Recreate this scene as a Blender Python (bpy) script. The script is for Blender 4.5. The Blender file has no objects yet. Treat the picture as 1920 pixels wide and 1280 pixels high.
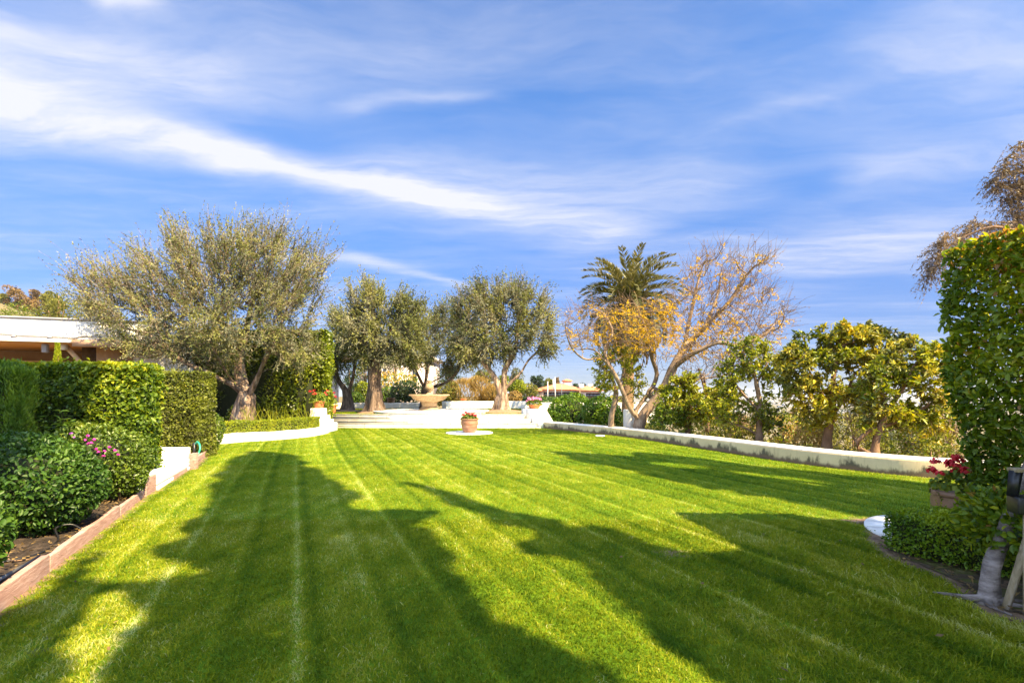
import bpy, math, random
import numpy as np
from mathutils import Vector

R = math.radians
rng = np.random.default_rng(11)
random.seed(5)
SC = bpy.context.scene
COL = SC.collection

# ------------------------------------------------------------------ camera
CAMZ, F, HOR = 1.5, 960.0, 735.0           # eye height, focal length in photo px, horizon row
cd = bpy.data.cameras.new('camera')
cd.lens = 18.0; cd.sensor_width = 36.0
cd.shift_y = (HOR - 640) / 1920
cd.clip_start = 0.05; cd.clip_end = 30000
cam = bpy.data.objects.new('camera', cd); COL.objects.link(cam)
cam.location = (0, 0, CAMZ); cam.rotation_euler = (R(90), 0, 0)
SC.camera = cam

# ------------------------------------------------------------------ light
HAZE = 1.1e-4
SUN_EL = 47.0
SX, SY = 0.72, -0.69                         # horizontal direction towards the sun
TAN = math.tan(R(SUN_EL))
sl = bpy.data.lights.new('sun', 'SUN'); sl.energy = 5.0; sl.angle = R(0.5); sl.color = (1.0, 0.79, 0.45)
so = bpy.data.objects.new('sun', sl); COL.objects.link(so)
so.rotation_euler = Vector((-SX * math.cos(R(SUN_EL)), -SY * math.cos(R(SUN_EL)), -math.sin(R(SUN_EL)))).to_track_quat('-Z', 'Y').to_euler()
so.location = (20, -25, 30)
SC.view_settings.view_transform = 'Standard'; SC.view_settings.look = 'None'
SC.view_settings.gamma = 1.0; SC.view_settings.exposure = 1.9
try: SC.view_settings.use_curve_mapping = False
except Exception: pass
SC.cycles.max_bounces = 6; SC.cycles.diffuse_bounces = 3; SC.cycles.glossy_bounces = 2
SC.cycles.transmission_bounces = 4; SC.cycles.transparent_max_bounces = 8

def P(px, py, Y):
    return np.array([(px - 960) / F * Y, Y, CAMZ - (py - HOR) / F * Y])
def G(px, py, z=0.0):
    Y = (CAMZ - z) * F / (py - HOR)
    return np.array([(px - 960) / F * Y, Y, z])

# ------------------------------------------------------------------ sky: Nishita + a cirrus layer
W = bpy.data.worlds.new('World'); SC.world = W; W.use_nodes = True
nt = W.node_tree; N = nt.nodes; L = nt.links; N.clear()
def nd(t, **k):
    n = N.new(t)
    for a, b in k.items(): setattr(n, a, b)
    return n
def put(sock, v):
    if isinstance(v, (int, float)): sock.default_value = v
    elif isinstance(v, (tuple, list)): sock.default_value = v
    else: L.new(v, sock)
def mth(op, a, b=0.0, c=0.0, clamp=False):
    n = nd('ShaderNodeMath', operation=op, use_clamp=clamp)
    put(n.inputs[0], a); put(n.inputs[1], b); put(n.inputs[2], c)
    return n.outputs[0]
def vm(op, a, b=(0, 0, 0)):
    n = nd('ShaderNodeVectorMath', operation=op)
    put(n.inputs[0], a); put(n.inputs[1], b)
    return n.outputs[1] if op in ('DOT_PRODUCT', 'LENGTH') else n.outputs[0]
def mrange(v, a, b, c=0.0, d=1.0, smooth=True):
    n = nd('ShaderNodeMapRange', interpolation_type='SMOOTHSTEP' if smooth else 'LINEAR')
    put(n.inputs[0], v); put(n.inputs[1], a); put(n.inputs[2], b); put(n.inputs[3], c); put(n.inputs[4], d)
    return n.outputs[0]
sky = nd('ShaderNodeTexSky', sky_type='NISHITA', sun_disc=False, sun_elevation=R(SUN_EL),
         sun_rotation=math.atan2(SX, SY), altitude=100, air_density=1.0, dust_density=0.15, ozone_density=3.0)
tc = nd('ShaderNodeTexCoord')
sep = nd('ShaderNodeSeparateXYZ'); L.new(tc.outputs['Generated'], sep.inputs[0])
zc = mth('MAXIMUM', sep.outputs[2], 0.03)
cmb = nd('ShaderNodeCombineXYZ')
L.new(mth('DIVIDE', sep.outputs[0], zc), cmb.inputs[0]); L.new(mth('DIVIDE', sep.outputs[1], zc), cmb.inputs[1])
pl = cmb.outputs[0]                         # position on a flat cloud layer, in units of its height
wn = nd('ShaderNodeTexNoise'); wn.inputs['Scale'].default_value = 1.6; wn.inputs['Detail'].default_value = 5
L.new(pl, wn.inputs['Vector'])
warp = vm('SUBTRACT', wn.outputs['Color'], (0.5, 0.5, 0.5))
wsc = nd('ShaderNodeVectorMath', operation='SCALE'); L.new(warp, wsc.inputs[0]); wsc.inputs[3].default_value = 0.38
pw = vm('ADD', pl, wsc.outputs[0])
def fibre(angle, sx, sy, detail=7, rough=0.62, off=0):
    m = nd('ShaderNodeMapping'); m.inputs['Rotation'].default_value = (0, 0, angle); m.inputs['Scale'].default_value = (sx, sy, 1)
    m.inputs['Location'].default_value = (off, off * 1.7, off)
    L.new(pw, m.inputs[0])
    t = nd('ShaderNodeTexNoise'); t.inputs['Scale'].default_value = 1.0; t.inputs['Detail'].default_value = detail
    t.inputs['Roughness'].default_value = rough
    L.new(m.outputs[0], t.inputs['Vector']); return t.outputs['Fac']
fib4 = fibre(R(-28), 1.5, 5.5, 8, 0.66, 5.7)
fib1 = fibre(R(-32), 0.9, 3.2); fib2 = fibre(R(-20), 0.35, 1.1, 6, 0.6, 3.3); fib3 = fibre(R(25), 0.6, 1.8, 6, 0.6, 8.1)
def S(px, py):                               # a photo pixel of sky -> point of the cloud layer
    u, v = (px - 960) / F, (HOR - py) / F
    return (u / v, 1 / v)
def streak(a, b, w, amp, f0=0.2, f1=0.3, wb=None):
    A, B = np.array(S(*a)), np.array(S(*b)); d = B - A; ln = float(np.hypot(*d)); d = d / ln
    rel = vm('SUBTRACT', pw, (float(A[0]), float(A[1]), 0))
    t = mth('DIVIDE', vm('DOT_PRODUCT', rel, (float(d[0]), float(d[1]), 0)), ln)
    n = vm('DOT_PRODUCT', rel, (float(-d[1]), float(d[0]), 0))
    q = mth('DIVIDE', n, w if wb is None else mrange(t, 0, 1, w, wb, False))
    g = mth('EXPONENT', mth('MULTIPLY', mth('MULTIPLY', q, q), -1.0))
    win = mth('MULTIPLY', mrange(t, -f0, f0 * .6), mrange(t, 1 + f1, 1 - f1, 0, 1))
    return mth('MULTIPLY', mth('MULTIPLY', g, win), amp)
parts = [streak((-250, 155), (600, 325), 0.36, .92, .05, .18, .11),
         streak((420, 300), (930, 385), 0.15, .42, .15, .2),
         streak((640, 340), (1190, 440), 0.17, .52, .2, .1, .28),
         streak((-100, 100), (600, 190), 0.22, .35, .1, .4),
         streak((700, 330), (1380, 370), 0.34, .42, .2, .2),
         streak((640, 478), (930, 550), 0.13, .38, .15, .2),
         streak((660, 215), (900, 180), 0.06, .26, .2, .3),
         streak((1360, 250), (1640, 150), 0.07, .16, .2, .3),
         streak((1650, 60), (1990, 120), 0.16, .30, .2, .2),
         streak((1560, 330), (2100, 230), 0.35, .34, .2, .1),
         streak((1420, 500), (1800, 440), 0.55, .42, .2, .2),
         streak((-200, 60), (420, 160), 0.16, .30, .1, .3),
         streak((150, 0), (300, 8), 0.05, .5, .3, .3)]
tot = parts[0]
for q in parts[1:]: tot = mth('ADD', tot, q)
tot = mth('MULTIPLY', tot, mth('MULTIPLY', mrange(fib1, 0.22, 0.70, 0.50, 1.15), mrange(fib4, 0.22, 0.62, 0.62, 1.1)))
veil = mth('MULTIPLY', mth('MULTIPLY', mrange(fib2, 0.36, 0.76), mrange(fib4, 0.25, 0.72, 0.35, 1.25)), 0.32)
veil2 = mth('MULTIPLY', mrange(fib3, 0.44, 0.74), 0.16)
low = mth('MULTIPLY', mrange(sep.outputs[2], 0.42, 0.05), 0.06)
tot = mth('ADD', mth('ADD', tot, veil), mth('ADD', veil2, low))
tot = mth('MINIMUM', tot, 0.97)
hs = nd('ShaderNodeHueSaturation'); hs.inputs['Hue'].default_value = 0.507; hs.inputs['Saturation'].default_value = 1.24; hs.inputs['Value'].default_value = 0.56
L.new(sky.outputs[0], hs.inputs['Color'])
mx = nd('ShaderNodeMix', data_type='RGBA'); L.new(tot, mx.inputs['Factor']); tn = nd('ShaderNodeMix', data_type='RGBA', blend_type='MULTIPLY'); L.new(mrange(sep.outputs[2], 0.55, 0.0), tn.inputs['Factor'])
L.new(hs.outputs[0], tn.inputs['A']); tn.inputs['B'].default_value = (0.26, 0.30, 0.50, 1); L.new(tn.outputs['Result'], mx.inputs['A'])
mx.inputs['B'].default_value = (1.95, 1.98, 2.2, 1)
bg = nd('ShaderNodeBackground'); bg.inputs['Strength'].default_value = 0.13
# unseen bright cloud added overhead and behind the viewer to fill the shade
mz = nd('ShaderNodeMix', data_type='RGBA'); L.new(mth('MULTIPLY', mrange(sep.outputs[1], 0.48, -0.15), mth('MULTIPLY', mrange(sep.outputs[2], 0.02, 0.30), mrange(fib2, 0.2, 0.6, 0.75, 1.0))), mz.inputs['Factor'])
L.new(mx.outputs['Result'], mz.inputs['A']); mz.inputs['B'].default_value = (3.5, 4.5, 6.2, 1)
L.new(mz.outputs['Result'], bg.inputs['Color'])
wo = nd('ShaderNodeOutputWorld'); L.new(bg.outputs[0], wo.inputs[0])

# ------------------------------------------------------------------ object helpers
def tag(o, label=None, cat=None, group=None, kind=None):
    if label: o['label'] = label
    if cat: o['category'] = cat
    if group: o['group'] = group
    if kind: o['kind'] = kind
    return o
def thing(name, loc, label, cat, group=None):
    o = bpy.data.objects.new(name, None); COL.objects.link(o)
    o.empty_display_size = 0.2
    o.location = tuple(float(v) for v in loc)
    return tag(o, label, cat, group)
def origin(o):
    p = np.zeros(3)
    while o is not None:
        p = p + np.array(o.location); o = o.parent
    return p
def mk(name, verts, faces, mat, parent=None, attrs=None, smooth=False, loc=None):
    """faces: list of int arrays (m,k) or list of index lists; verts in world space."""
    verts = np.asarray(verts, dtype=np.float64).reshape(-1, 3)
    off = origin(parent) if parent is not None else (np.zeros(3) if loc is None else np.asarray(loc, float))
    me = bpy.data.meshes.new(name)
    if faces and isinstance(faces[0], np.ndarray):
        li = np.concatenate([f.reshape(-1) for f in faces]).astype(np.int32)
        lt = np.concatenate([np.full(len(f), f.shape[1]) for f in faces]).astype(np.int32)
    else:
        li = np.array([i for f in faces for i in f], dtype=np.int32)
        lt = np.array([len(f) for f in faces], dtype=np.int32)
    ls = np.concatenate([[0], np.cumsum(lt)[:-1]]).astype(np.int32)
    me.vertices.add(len(verts)); me.vertices.foreach_set('co', (verts - off).astype(np.float32).ravel())
    me.loops.add(len(li)); me.loops.foreach_set('vertex_index', li)
    me.polygons.add(len(lt)); me.polygons.foreach_set('loop_start', ls)
    try: me.polygons.foreach_set('loop_total', lt)
    except Exception: pass
    if smooth: me.polygons.foreach_set('use_smooth', np.ones(len(lt), dtype=bool))
    me.update(calc_edges=True)
    for k, v in (attrs or {}).items():
        a = me.attributes.new(k, 'FLOAT', 'POINT'); a.data.foreach_set('value', np.asarray(v, dtype=np.float32))
    me.validate()
    if mat is not None: me.materials.append(mat)
    o = bpy.data.objects.new(name, me); COL.objects.link(o)
    if parent is not None: o.parent = parent
    elif loc is not None: o.location = tuple(float(v) for v in loc)
    return o

class MB:
    def __init__(s): s.v = []; s.f = []; s.n = 0
    def add(s, v, f):
        v = np.asarray(v, float).reshape(-1, 3); s.v.append(v)
        s.f += [[i + s.n for i in q] for q in f]; s.n += len(v); return s
    def box(s, x0, x1, y0, y1, z0, z1):
        return s.hexa([(x0, y0), (x1, y0), (x1, y1), (x0, y1)], z0, z1)
    def hexa(s, poly, z0, z1):
        n = len(poly)
        z0 = [z0] * n if np.isscalar(z0) else z0; z1 = [z1] * n if np.isscalar(z1) else z1
        v = [(p[0], p[1], z0[i]) for i, p in enumerate(poly)] + [(p[0], p[1], z1[i]) for i, p in enumerate(poly)]
        f = [list(range(n))[::-1], [n + i for i in range(n)]] + [[i, (i + 1) % n, n + (i + 1) % n, n + i] for i in range(n)]
        return s.add(v, f)
    def lathe(s, c, prof, k=32, wob=0):
        v = []; f = []
        for r, z in prof:
            for i in range(k):
                a = 2 * math.pi * i / k
                rr = r * (1 + wob * math.sin(a * 3 + z * 9))
                v.append((c[0] + rr * math.cos(a), c[1] + rr * math.sin(a), c[2] + z))
        m = len(prof)
        for j in range(m - 1):
            for i in range(k): f.append([j * k + i, j * k + (i + 1) % k, (j + 1) * k + (i + 1) % k, (j + 1) * k + i])
        if prof[0][0] > 1e-4: f.append([i for i in range(k)][::-1])
        if prof[-1][0] > 1e-4: f.append([(m - 1) * k + i for i in range(k)])
        return s.add(v, f)
    def tube(s, path, rad, k=8, gn=0, cap=True, seed=0):
        v, f = tube_geo(path, rad, k, gn, cap, seed); return s.add(v, f)
    def ball(s, c, r, k=8):
        v = []; f = []
        r = np.array([r, r, r]) if np.isscalar(r) else np.array(r)
        m = max(4, k // 2 + 1)
        for j in range(m + 1):
            t = math.pi * j / m
            for i in range(k):
                a = 2 * math.pi * i / k
                v.append((c[0] + r[0] * math.sin(t) * math.cos(a), c[1] + r[1] * math.sin(t) * math.sin(a), c[2] - r[2] * math.cos(t)))
        for j in range(m):
            for i in range(k): f.append([j * k + i, j * k + (i + 1) % k, (j + 1) * k + (i + 1) % k, (j + 1) * k + i])
        return s.add(v, f)
    def build(s, name, mat, parent=None, smooth=False, bevel=0.0, loc=None):
        o = mk(name, np.concatenate(s.v), s.f, mat, parent, None, smooth, loc)
        if bevel:
            b = o.modifiers.new('bevel', 'BEVEL'); b.width = bevel; b.segments = 2; b.limit_method = 'ANGLE'; b.angle_limit = R(35)
        return o

def unit(v):
    v = np.asarray(v, float); return v / (np.linalg.norm(v, axis=-1, keepdims=True) + 1e-9)
def tube_geo(path, rad, k=8, gn=0.0, cap=True, seed=0):
    path = np.asarray(path, float); m = len(path); rad = np.broadcast_to(np.asarray(rad, float), (m,))
    t = unit(np.gradient(path, axis=0))
    ref = np.array([0.31, 0.9, 0.2]) if abs(t[0][2]) > .6 else np.array([0, 0, 1.0])
    a = unit(np.cross(t, ref)); b = np.cross(t, a)
    th = np.arange(k) * 2 * math.pi / k
    rr = np.repeat(rad[:, None], k, 1)
    if gn:
        zz = np.arange(m)[:, None]
        rr = rr * (1 + gn * (.6 * np.sin(3 * th[None] + seed + .55 * zz) + .45 * np.sin(5 * th[None] + 2 * seed - .4 * zz) + .35 * np.sin(9 * th[None] + zz * .9)))
    v = path[:, None] + rr[..., None] * (np.cos(th)[None, :, None] * a[:, None] + np.sin(th)[None, :, None] * b[:, None])
    v = v.reshape(-1, 3)
    f = []
    for j in range(m - 1):
        for i in range(k): f.append([j * k + i, j * k + (i + 1) % k, (j + 1) * k + (i + 1) % k, (j + 1) * k + i])
    if cap: f.append(list(range(k))[::-1]); f.append([(m - 1) * k + i for i in range(k)])
    return v, f
def smooth_path(pts, per=6):
    pts = [np.asarray(p, float) for p in pts]
    p = [2 * pts[0] - pts[1]] + pts + [2 * pts[-1] - pts[-2]]; out = []
    for i in range(1, len(p) - 2):
        for k in range(per):
            t = k / per
            out.append(.5 * (2 * p[i] + (p[i + 1] - p[i - 1]) * t + (2 * p[i - 1] - 5 * p[i] + 4 * p[i + 1] - p[i + 2]) * t * t + (3 * p[i] - p[i - 1] - 3 * p[i + 1] + p[i + 2]) * t ** 3))
    out.append(pts[-1]); return np.array(out)
def batch_tubes(paths, r0, r1, k=3):
    """paths (M,K,3) -> thin twigs"""
    M, K, _ = paths.shape
    t = unit(np.gradient(paths, axis=1)); ref = unit(rng.normal(size=(M, 1, 3)))
    a = unit(np.cross(t, np.broadcast_to(ref, t.shape))); b = np.cross(t, a)
    rad = np.linspace(0, 1, K)[None, :, None]
    r0 = np.asarray(r0, float); r0 = r0.reshape(-1, 1, 1) if r0.ndim else r0
    rad = r0 * (1 - rad) + r1 * rad
    th = np.arange(k) * 2 * math.pi / k
    v = paths[:, :, None] + rad[..., None] * (np.cos(th)[None, None, :, None] * a[:, :, None] + np.sin(th)[None, None, :, None] * b[:, :, None])
    base = (np.arange(M) * K * k)[:, None, None] + (np.arange(K - 1) * k)[None, :, None]
    i = np.arange(k)[None, None]; j = (i + 1) % k
    f = np.stack([base + i, base + j, base + k + j, base + k + i], -1).reshape(-1, 4)
    return v.reshape(-1, 3), f

# ------------------------------------------------------------------ leaves
def leaf_geo(c, d, n, ln, wd, shape='diamond', fold=0.25):
    """c centres, d axis, n normal -> verts, faces (list), verts per leaf"""
    d = unit(d); s = unit(np.cross(d, n)); n = np.cross(s, d)
    M = len(c); ln = np.broadcast_to(np.asarray(ln, float), (M,))[:, None]; wd = np.broadcast_to(np.asarray(wd, float), (M,))[:, None]
    b = c - d * ln * .5; t = c + d * ln * .5
    if shape == 'diamond':
        m = c - d * ln * .05
        v = np.stack([b, m + s * wd * .5, t, m - s * wd * .5], 1)
        f = (np.arange(M) * 4)[:, None] + np.array([[0, 1, 2, 3]])
        return v.reshape(-1, 3), [f], 4
    up = n * wd * fold
    m1 = c - d * ln * .2; m2 = c + d * ln * .18
    v = np.stack([b, m1 + s * wd * .46 + up, m2 + s * wd * .44 + up, t - n * ln * .05, m2 - s * wd * .44 + up, m1 - s * wd * .46 + up], 1)
    o = (np.arange(M) * 6)[:, None]
    f = np.concatenate([o + np.array([[0, 1, 2, 3]]), o + np.array([[0, 3, 4, 5]])])
    return v.reshape(-1, 3), [f], 6
def leaves(name, c, d, n, ln, wd, mat, parent, tint, shape='diamond', fold=.25):
    v, f, k = leaf_geo(c, d, n, ln, wd, shape, fold)
    return mk(name, v, f, mat, parent, {'tint': np.repeat(np.clip(tint, 0, 1), k)})
def rnd(M): return unit(rng.normal(size=(M, 3)))
def clumpy(c, scale, seed=0):
    """cheap smooth 3-D noise in 0..1 for light and dark clumps of growth"""
    r = np.random.default_rng(seed); s = np.zeros(len(c))
    for i in range(6):
        k = r.normal(size=3) * scale * (1 + .35 * i); s += np.sin(c @ k + r.uniform(0, 6.28)) / (1 + .25 * i)
    return np.clip(.5 + s / 5.5, 0, 1)

# ------------------------------------------------------------------ materials
def mat_new(name):
    m = bpy.data.materials.new(name); m.use_nodes = True
    t = m.node_tree; b = t.nodes['Principled BSDF']; return m, t, b
def ramp(t, stops):
    r = t.nodes.new('ShaderNodeValToRGB'); e = r.color_ramp.elements
    while len(e) < len(stops): e.new(0.5)
    for x, (p, c) in zip(e, stops): x.position = p; x.color = (*c, 1)
    return r
def leafmat(name, stops, rough=.5, trans=.3, gloss=.35, tcol=1.5):
    m, t, b = mat_new(name); ln = t.links
    a = t.nodes.new('ShaderNodeAttribute'); a.attribute_name = 'tint'
    r = ramp(t, stops); ln.new(a.outputs['Fac'], r.inputs[0]); ln.new(r.outputs[0], b.inputs['Base Color'])
    b.inputs['Roughness'].default_value = rough; b.inputs['Specular IOR Level'].default_value = gloss
    tr = t.nodes.new('ShaderNodeBsdfTranslucent')
    mm = t.nodes.new('ShaderNodeMix'); mm.data_type = 'RGBA'; mm.blend_type = 'MULTIPLY'; mm.inputs['Factor'].default_value = 1
    ln.new(r.outputs[0], mm.inputs['A']); mm.inputs['B'].default_value = (tcol * 1.1, tcol, tcol * .4, 1)
    ln.new(mm.outputs['Result'], tr.inputs['Color'])
    mix = t.nodes.new('ShaderNodeMixShader'); mix.inputs[0].default_value = trans
    ln.new(b.outputs[0], mix.inputs[1]); ln.new(tr.outputs[0], mix.inputs[2])
    ln.new(mix.outputs[0], t.nodes['Material Output'].inputs[0]); return m
def mat(name, stops, scale=4.0, rough=.8, bump=.0, bscale=None, detail=6, stretch=(1, 1, 1), spec=.3, coord='Object'):
    m, t, b = mat_new(name); ln = t.links
    tcn = t.nodes.new('ShaderNodeTexCoord'); mp = t.nodes.new('ShaderNodeMapping'); mp.inputs['Scale'].default_value = stretch
    ln.new(tcn.outputs[coord], mp.inputs[0])
    n = t.nodes.new('ShaderNodeTexNoise'); n.inputs['Scale'].default_value = scale; n.inputs['Detail'].default_value = detail; n.inputs['Roughness'].default_value = .62
    ln.new(mp.outputs[0], n.inputs['Vector'])
    if isinstance(stops[0], (int, float)): stops = [(0.3, tuple(c * .85 for c in stops)), (0.7, tuple(min(1, c * 1.1) for c in stops))]
    r = ramp(t, stops); ln.new(n.outputs['Fac'], r.inputs[0]); ln.new(r.outputs[0], b.inputs['Base Color'])
    b.inputs['Roughness'].default_value = rough; b.inputs['Specular IOR Level'].default_value = spec
    if bump:
        n2 = t.nodes.new('ShaderNodeTexNoise'); n2.inputs['Scale'].default_value = bscale or scale * 4; n2.inputs['Detail'].default_value = 8
        ln.new(mp.outputs[0], n2.inputs['Vector'])
        bp = t.nodes.new('ShaderNodeBump'); bp.inputs['Strength'].default_value = bump; bp.inputs['Distance'].default_value = .02
        ln.new(n2.outputs['Fac'], bp.inputs['Height']); ln.new(bp.outputs[0], b.inputs['Normal'])
    return m

M = {}
M['olive'] = leafmat('olive_leaf', [(0, (.050, .060, .030)), (.45, (.155, .170, .108)), (.8, (.29, .29, .19)), (1, (.39, .37, .26))], .6, .24, .18, 1.25)
M['olive_green'] = leafmat('olive_leaf_green', [(0, (.048, .062, .020)), (.4, (.14, .165, .05)), (.75, (.27, .28, .085)), (1, (.38, .36, .15))], .6, .26, .18, 1.25)
M['ficus'] = leafmat('ficus_leaf', [(0, (.018, .045, .006)), (.4, (.065, .125, .010)), (.75, (.17, .24, .012)), (1, (.34, .36, .015))], .46, .36, .35, 1.4)
M['ficus_near'] = leafmat('glossy_ficus_leaf', [(0, (.020, .050, .006)), (.35, (.080, .150, .010)), (.7, (.20, .27, .012)), (.95, (.40, .42, .018)), (1, (.30, .17, .05))], .42, .40, .4, 1.45)
M['hedge'] = leafmat('hedge_leaf', [(0, (.018, .045, .006)), (.5, (.06, .12, .010)), (.85, (.14, .21, .012)), (1, (.22, .26, .02))], .42, .3, .45, 1.4)
M['hedge_tan'] = leafmat('hedge_leaf_dry', [(0, (.06, .06, .014)), (.4, (.12, .15, .014)), (.7, (.22, .24, .018)), (1, (.32, .24, .10))], .5, .28, .4, 1.3)
M['box'] = leafmat('box_leaf', [(0, (.04, .10, .004)), (.5, (.12, .22, .006)), (1, (.30, .36, .008))], .45, .3, .4, 1.4)
M['box_yellow'] = leafmat('box_leaf_yellow', [(0, (.10, .14, .006)), (.5, (.22, .27, .008)), (1, (.40, .38, .012))], .5, .3, .35, 1.3)
M['cypress'] = leafmat('conifer_spray', [(0, (.035, .085, .006)), (.5, (.11, .20, .012)), (1, (.20, .28, .02))], .6, .25, .25, 1.3)
M['bush'] = leafmat('bush_leaf', [(0, (.014, .042, .006)), (.5, (.045, .105, .010)), (.9, (.10, .18, .018)), (1, (.17, .24, .04))], .45, .28, .35, 1.3)
M['bush_lit'] = leafmat('bush_leaf_light', [(0, (.04, .075, .008)), (.5, (.11, .17, .012)), (1, (.26, .29, .03))], .4, .3, .45, 1.3)
M['dark'] = leafmat('dark_leaf', [(0, (.010, .022, .008)), (.5, (.025, .055, .012)), (1, (.07, .11, .02))], .45, .2, .4, 1.2)
M['loquat'] = leafmat('loquat_leaf', [(0, (.04, .058, .016)), (.40, (.12, .145, .028)), (.62, (.28, .27, .022)), (.82, (.44, .38, .02)), (1, (.60, .44, .02))], .42, .28, .45, 1.25)
M['citrus'] = leafmat('citrus_leaf', [(0, (.05, .08, .006)), (.45, (.16, .21, .008)), (.8, (.33, .34, .012)), (1, (.48, .42, .02))], .4, .32, .45, 1.35)
M['jaca'] = leafmat('yellow_leaf', [(0, (.34, .21, .012)), (.5, (.60, .39, .014)), (1, (.78, .55, .03))], .6, .4, .2, 1.15)
M['jaca_bare'] = leafmat('twig_leaf', [(0, (.14, .085, .04)), (1, (.40, .22, .07))], .7, .2, .2, 1.1)
M['palm'] = leafmat('palm_leaf', [(0, (.045, .055, .018)), (.5, (.12, .125, .04)), (1, (.28, .24, .09))], .45, .2, .45, 1.2)
M['palm_dead'] = leafmat('dry_palm_leaf', [(0, (.10, .07, .03)), (.5, (.27, .19, .06)), (1, (.46, .33, .10))], .7, .15, .2, 1.0)
M['euca'] = leafmat('gum_leaf', [(0, (.08, .055, .035)), (.5, (.19, .14, .085)), (1, (.36, .24, .13))], .5, .2, .4, 1.1)
M['wild'] = leafmat('wild_leaf', [(0, (.06, .07, .016)), (.5, (.17, .17, .028)), (1, (.33, .28, .05))], .6, .25, .2, 1.2)
M['tan'] = leafmat('tan_grass_leaf', [(0, (.17, .11, .035)), (.5, (.34, .23, .07)), (1, (.50, .35, .12))], .7, .25, .2, 1.1)
M['brown'] = leafmat('brown_leaf', [(0, (.10, .065, .028)), (.5, (.23, .15, .06)), (1, (.36, .23, .08))], .7, .2, .2, 1.1)
M['ger'] = leafmat('geranium_leaf', [(0, (.04, .08, .012)), (.5, (.12, .19, .02)), (1, (.26, .30, .03))], .55, .3, .3, 1.3)
M['red'] = leafmat('red_petal', [(0, (.28, .008, .012)), (.6, (.62, .02, .035)), (1, (.75, .07, .09))], .55, .3, .3, 1.0)
M['pinkred'] = leafmat('pink_red_petal', [(0, (.38, .01, .03)), (.6, (.66, .03, .07)), (1, (.75, .22, .22))], .55, .3, .3, 1.0)
M['pink'] = leafmat('pink_petal', [(0, (.50, .10, .34)), (1, (.78, .42, .66))], .55, .3, .3, 1.0)
M['magenta'] = leafmat('magenta_petal', [(0, (.48, .012, .32)), (1, (.72, .08, .50))], .5, .35, .3, 1.0)
M['purple'] = leafmat('purple_petal', [(0, (.16, .02, .30)), (1, (.34, .07, .50))], .5, .35, .3, 1.0)
M['core'] = mat('dark_core', [(.3, (.014, .022, .007)), (.7, (.035, .040, .014))], 9, .95, .5, 30)  # solid dark core inside the leaves, closes the view through them
M['bark'] = mat('olive_bark', [(.32, (.05, .032, .022)), (.48, (.19, .13, .095)), (.62, (.36, .27, .21)), (.75, (.50, .40, .32))], 2.6, .95, 1.6, 7, stretch=(3.2, 3.2, .7))
M['bark_dark'] = mat('dark_olive_bark', [(.32, (.03, .02, .015)), (.48, (.10, .068, .05)), (.64, (.22, .16, .12)), (.78, (.34, .26, .20))], 2.6, .95, 1.6, 7, stretch=(3.2, 3.2, .7))
M['bark_twig'] = mat('jacaranda_twig_bark', [(.3, (.10, .065, .048)), (.7, (.20, .14, .10))], 3, .9)
M['bark_jaca'] = mat('jacaranda_bark', [(.25, (.11, .072, .05)), (.55, (.26, .185, .13)), (.8, (.42, .32, .235))], 3.5, .9, .8, 12, stretch=(1.8, 1.8, .8))
M['bark_brown'] = mat('brown_bark', [(.3, (.13, .075, .045)), (.7, (.32, .20, .12))], 4, .9, .8, 14, stretch=(1.5, 1.5, .5))
M['bark_palm'] = mat('palm_bark', [(.3, (.10, .06, .035)), (.7, (.30, .19, .10))], 5, .95, 1.0, 10, stretch=(1, 1, 3))
M['bark_ficus'] = mat('pale_ficus_bark', [(.3, (.07, .055, .05)), (.5, (.20, .165, .15)), (.7, (.34, .29, .275))], 7, .9, 1.0, 26, stretch=(1, 1, 3.2))
M['stucco'] = mat('white_stucco', [(.2, (.74, .71, .65)), (.6, (.82, .80, .77))], 3, .9, .15, 60)
M['stucco_worn'] = mat('worn_white_stucco', [(.28, (.46, .34, .24)), (.40, (.72, .67, .60)), (.7, (.82, .80, .76))], 1.8, .9, .25, 40)
M['step'] = mat('pale_step_stone', [(.25, (.68, .60, .46)), (.6, (.80, .77, .70))], 2.2, .85, .15, 50)
M['joint'] = mat('step_joint', (.42, .34, .22), 8, .95)
M['paver'] = mat('white_paver', [(.3, (.62, .60, .58)), (.7, (.80, .79, .78))], 4, .85, .2, 40)
M['terra'] = mat('glazed_terracotta', [(.25, (.13, .055, .03)), (.5, (.28, .135, .08)), (.75, (.42, .25, .175))], 4, .55, .25, 20, stretch=(1, 1, 2.2), spec=.4)
M['terra_brown'] = mat('brown_clay', [(.2, (.11, .055, .03)), (.6, (.24, .135, .075)), (.85, (.36, .22, .13))], 4, .5, .2, 20, spec=.4)
M['terra_orange'] = mat('orange_terracotta', [(.25, (.48, .13, .045)), (.75, (.66, .24, .10))], 4, .75, .1, 30)
M['soil'] = mat('soil', [(.3, (.012, .008, .006)), (.5, (.035, .024, .017)), (.72, (.10, .07, .048))], 14, .98, 1.4, 40)
M['soil_moss'] = mat('mossy_soil', [(.3, (.035, .025, .016)), (.48, (.09, .065, .04)), (.58, (.08, .09, .012)), (.72, (.16, .125, .07))], 5, .98, 1.0, 40)
M['soil_dry'] = mat('dry_soil', [(.25, (.15, .09, .055)), (.6, (.30, .19, .12)), (.85, (.42, .28, .18))], 6, .98, 1.0, 30)
M['fount'] = mat('fountain_stone', [(.25, (.26, .175, .10)), (.6, (.42, .31, .19)), (.8, (.54, .43, .29))], 6, .8, .5, 30)
M['plank'] = mat('pink_weathered_timber', [(.3, (.30, .165, .135)), (.5, (.40, .245, .205)), (.72, (.52, .365, .32))], 5, .85, .6, 22, stretch=(2.5, .4, 9))
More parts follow.
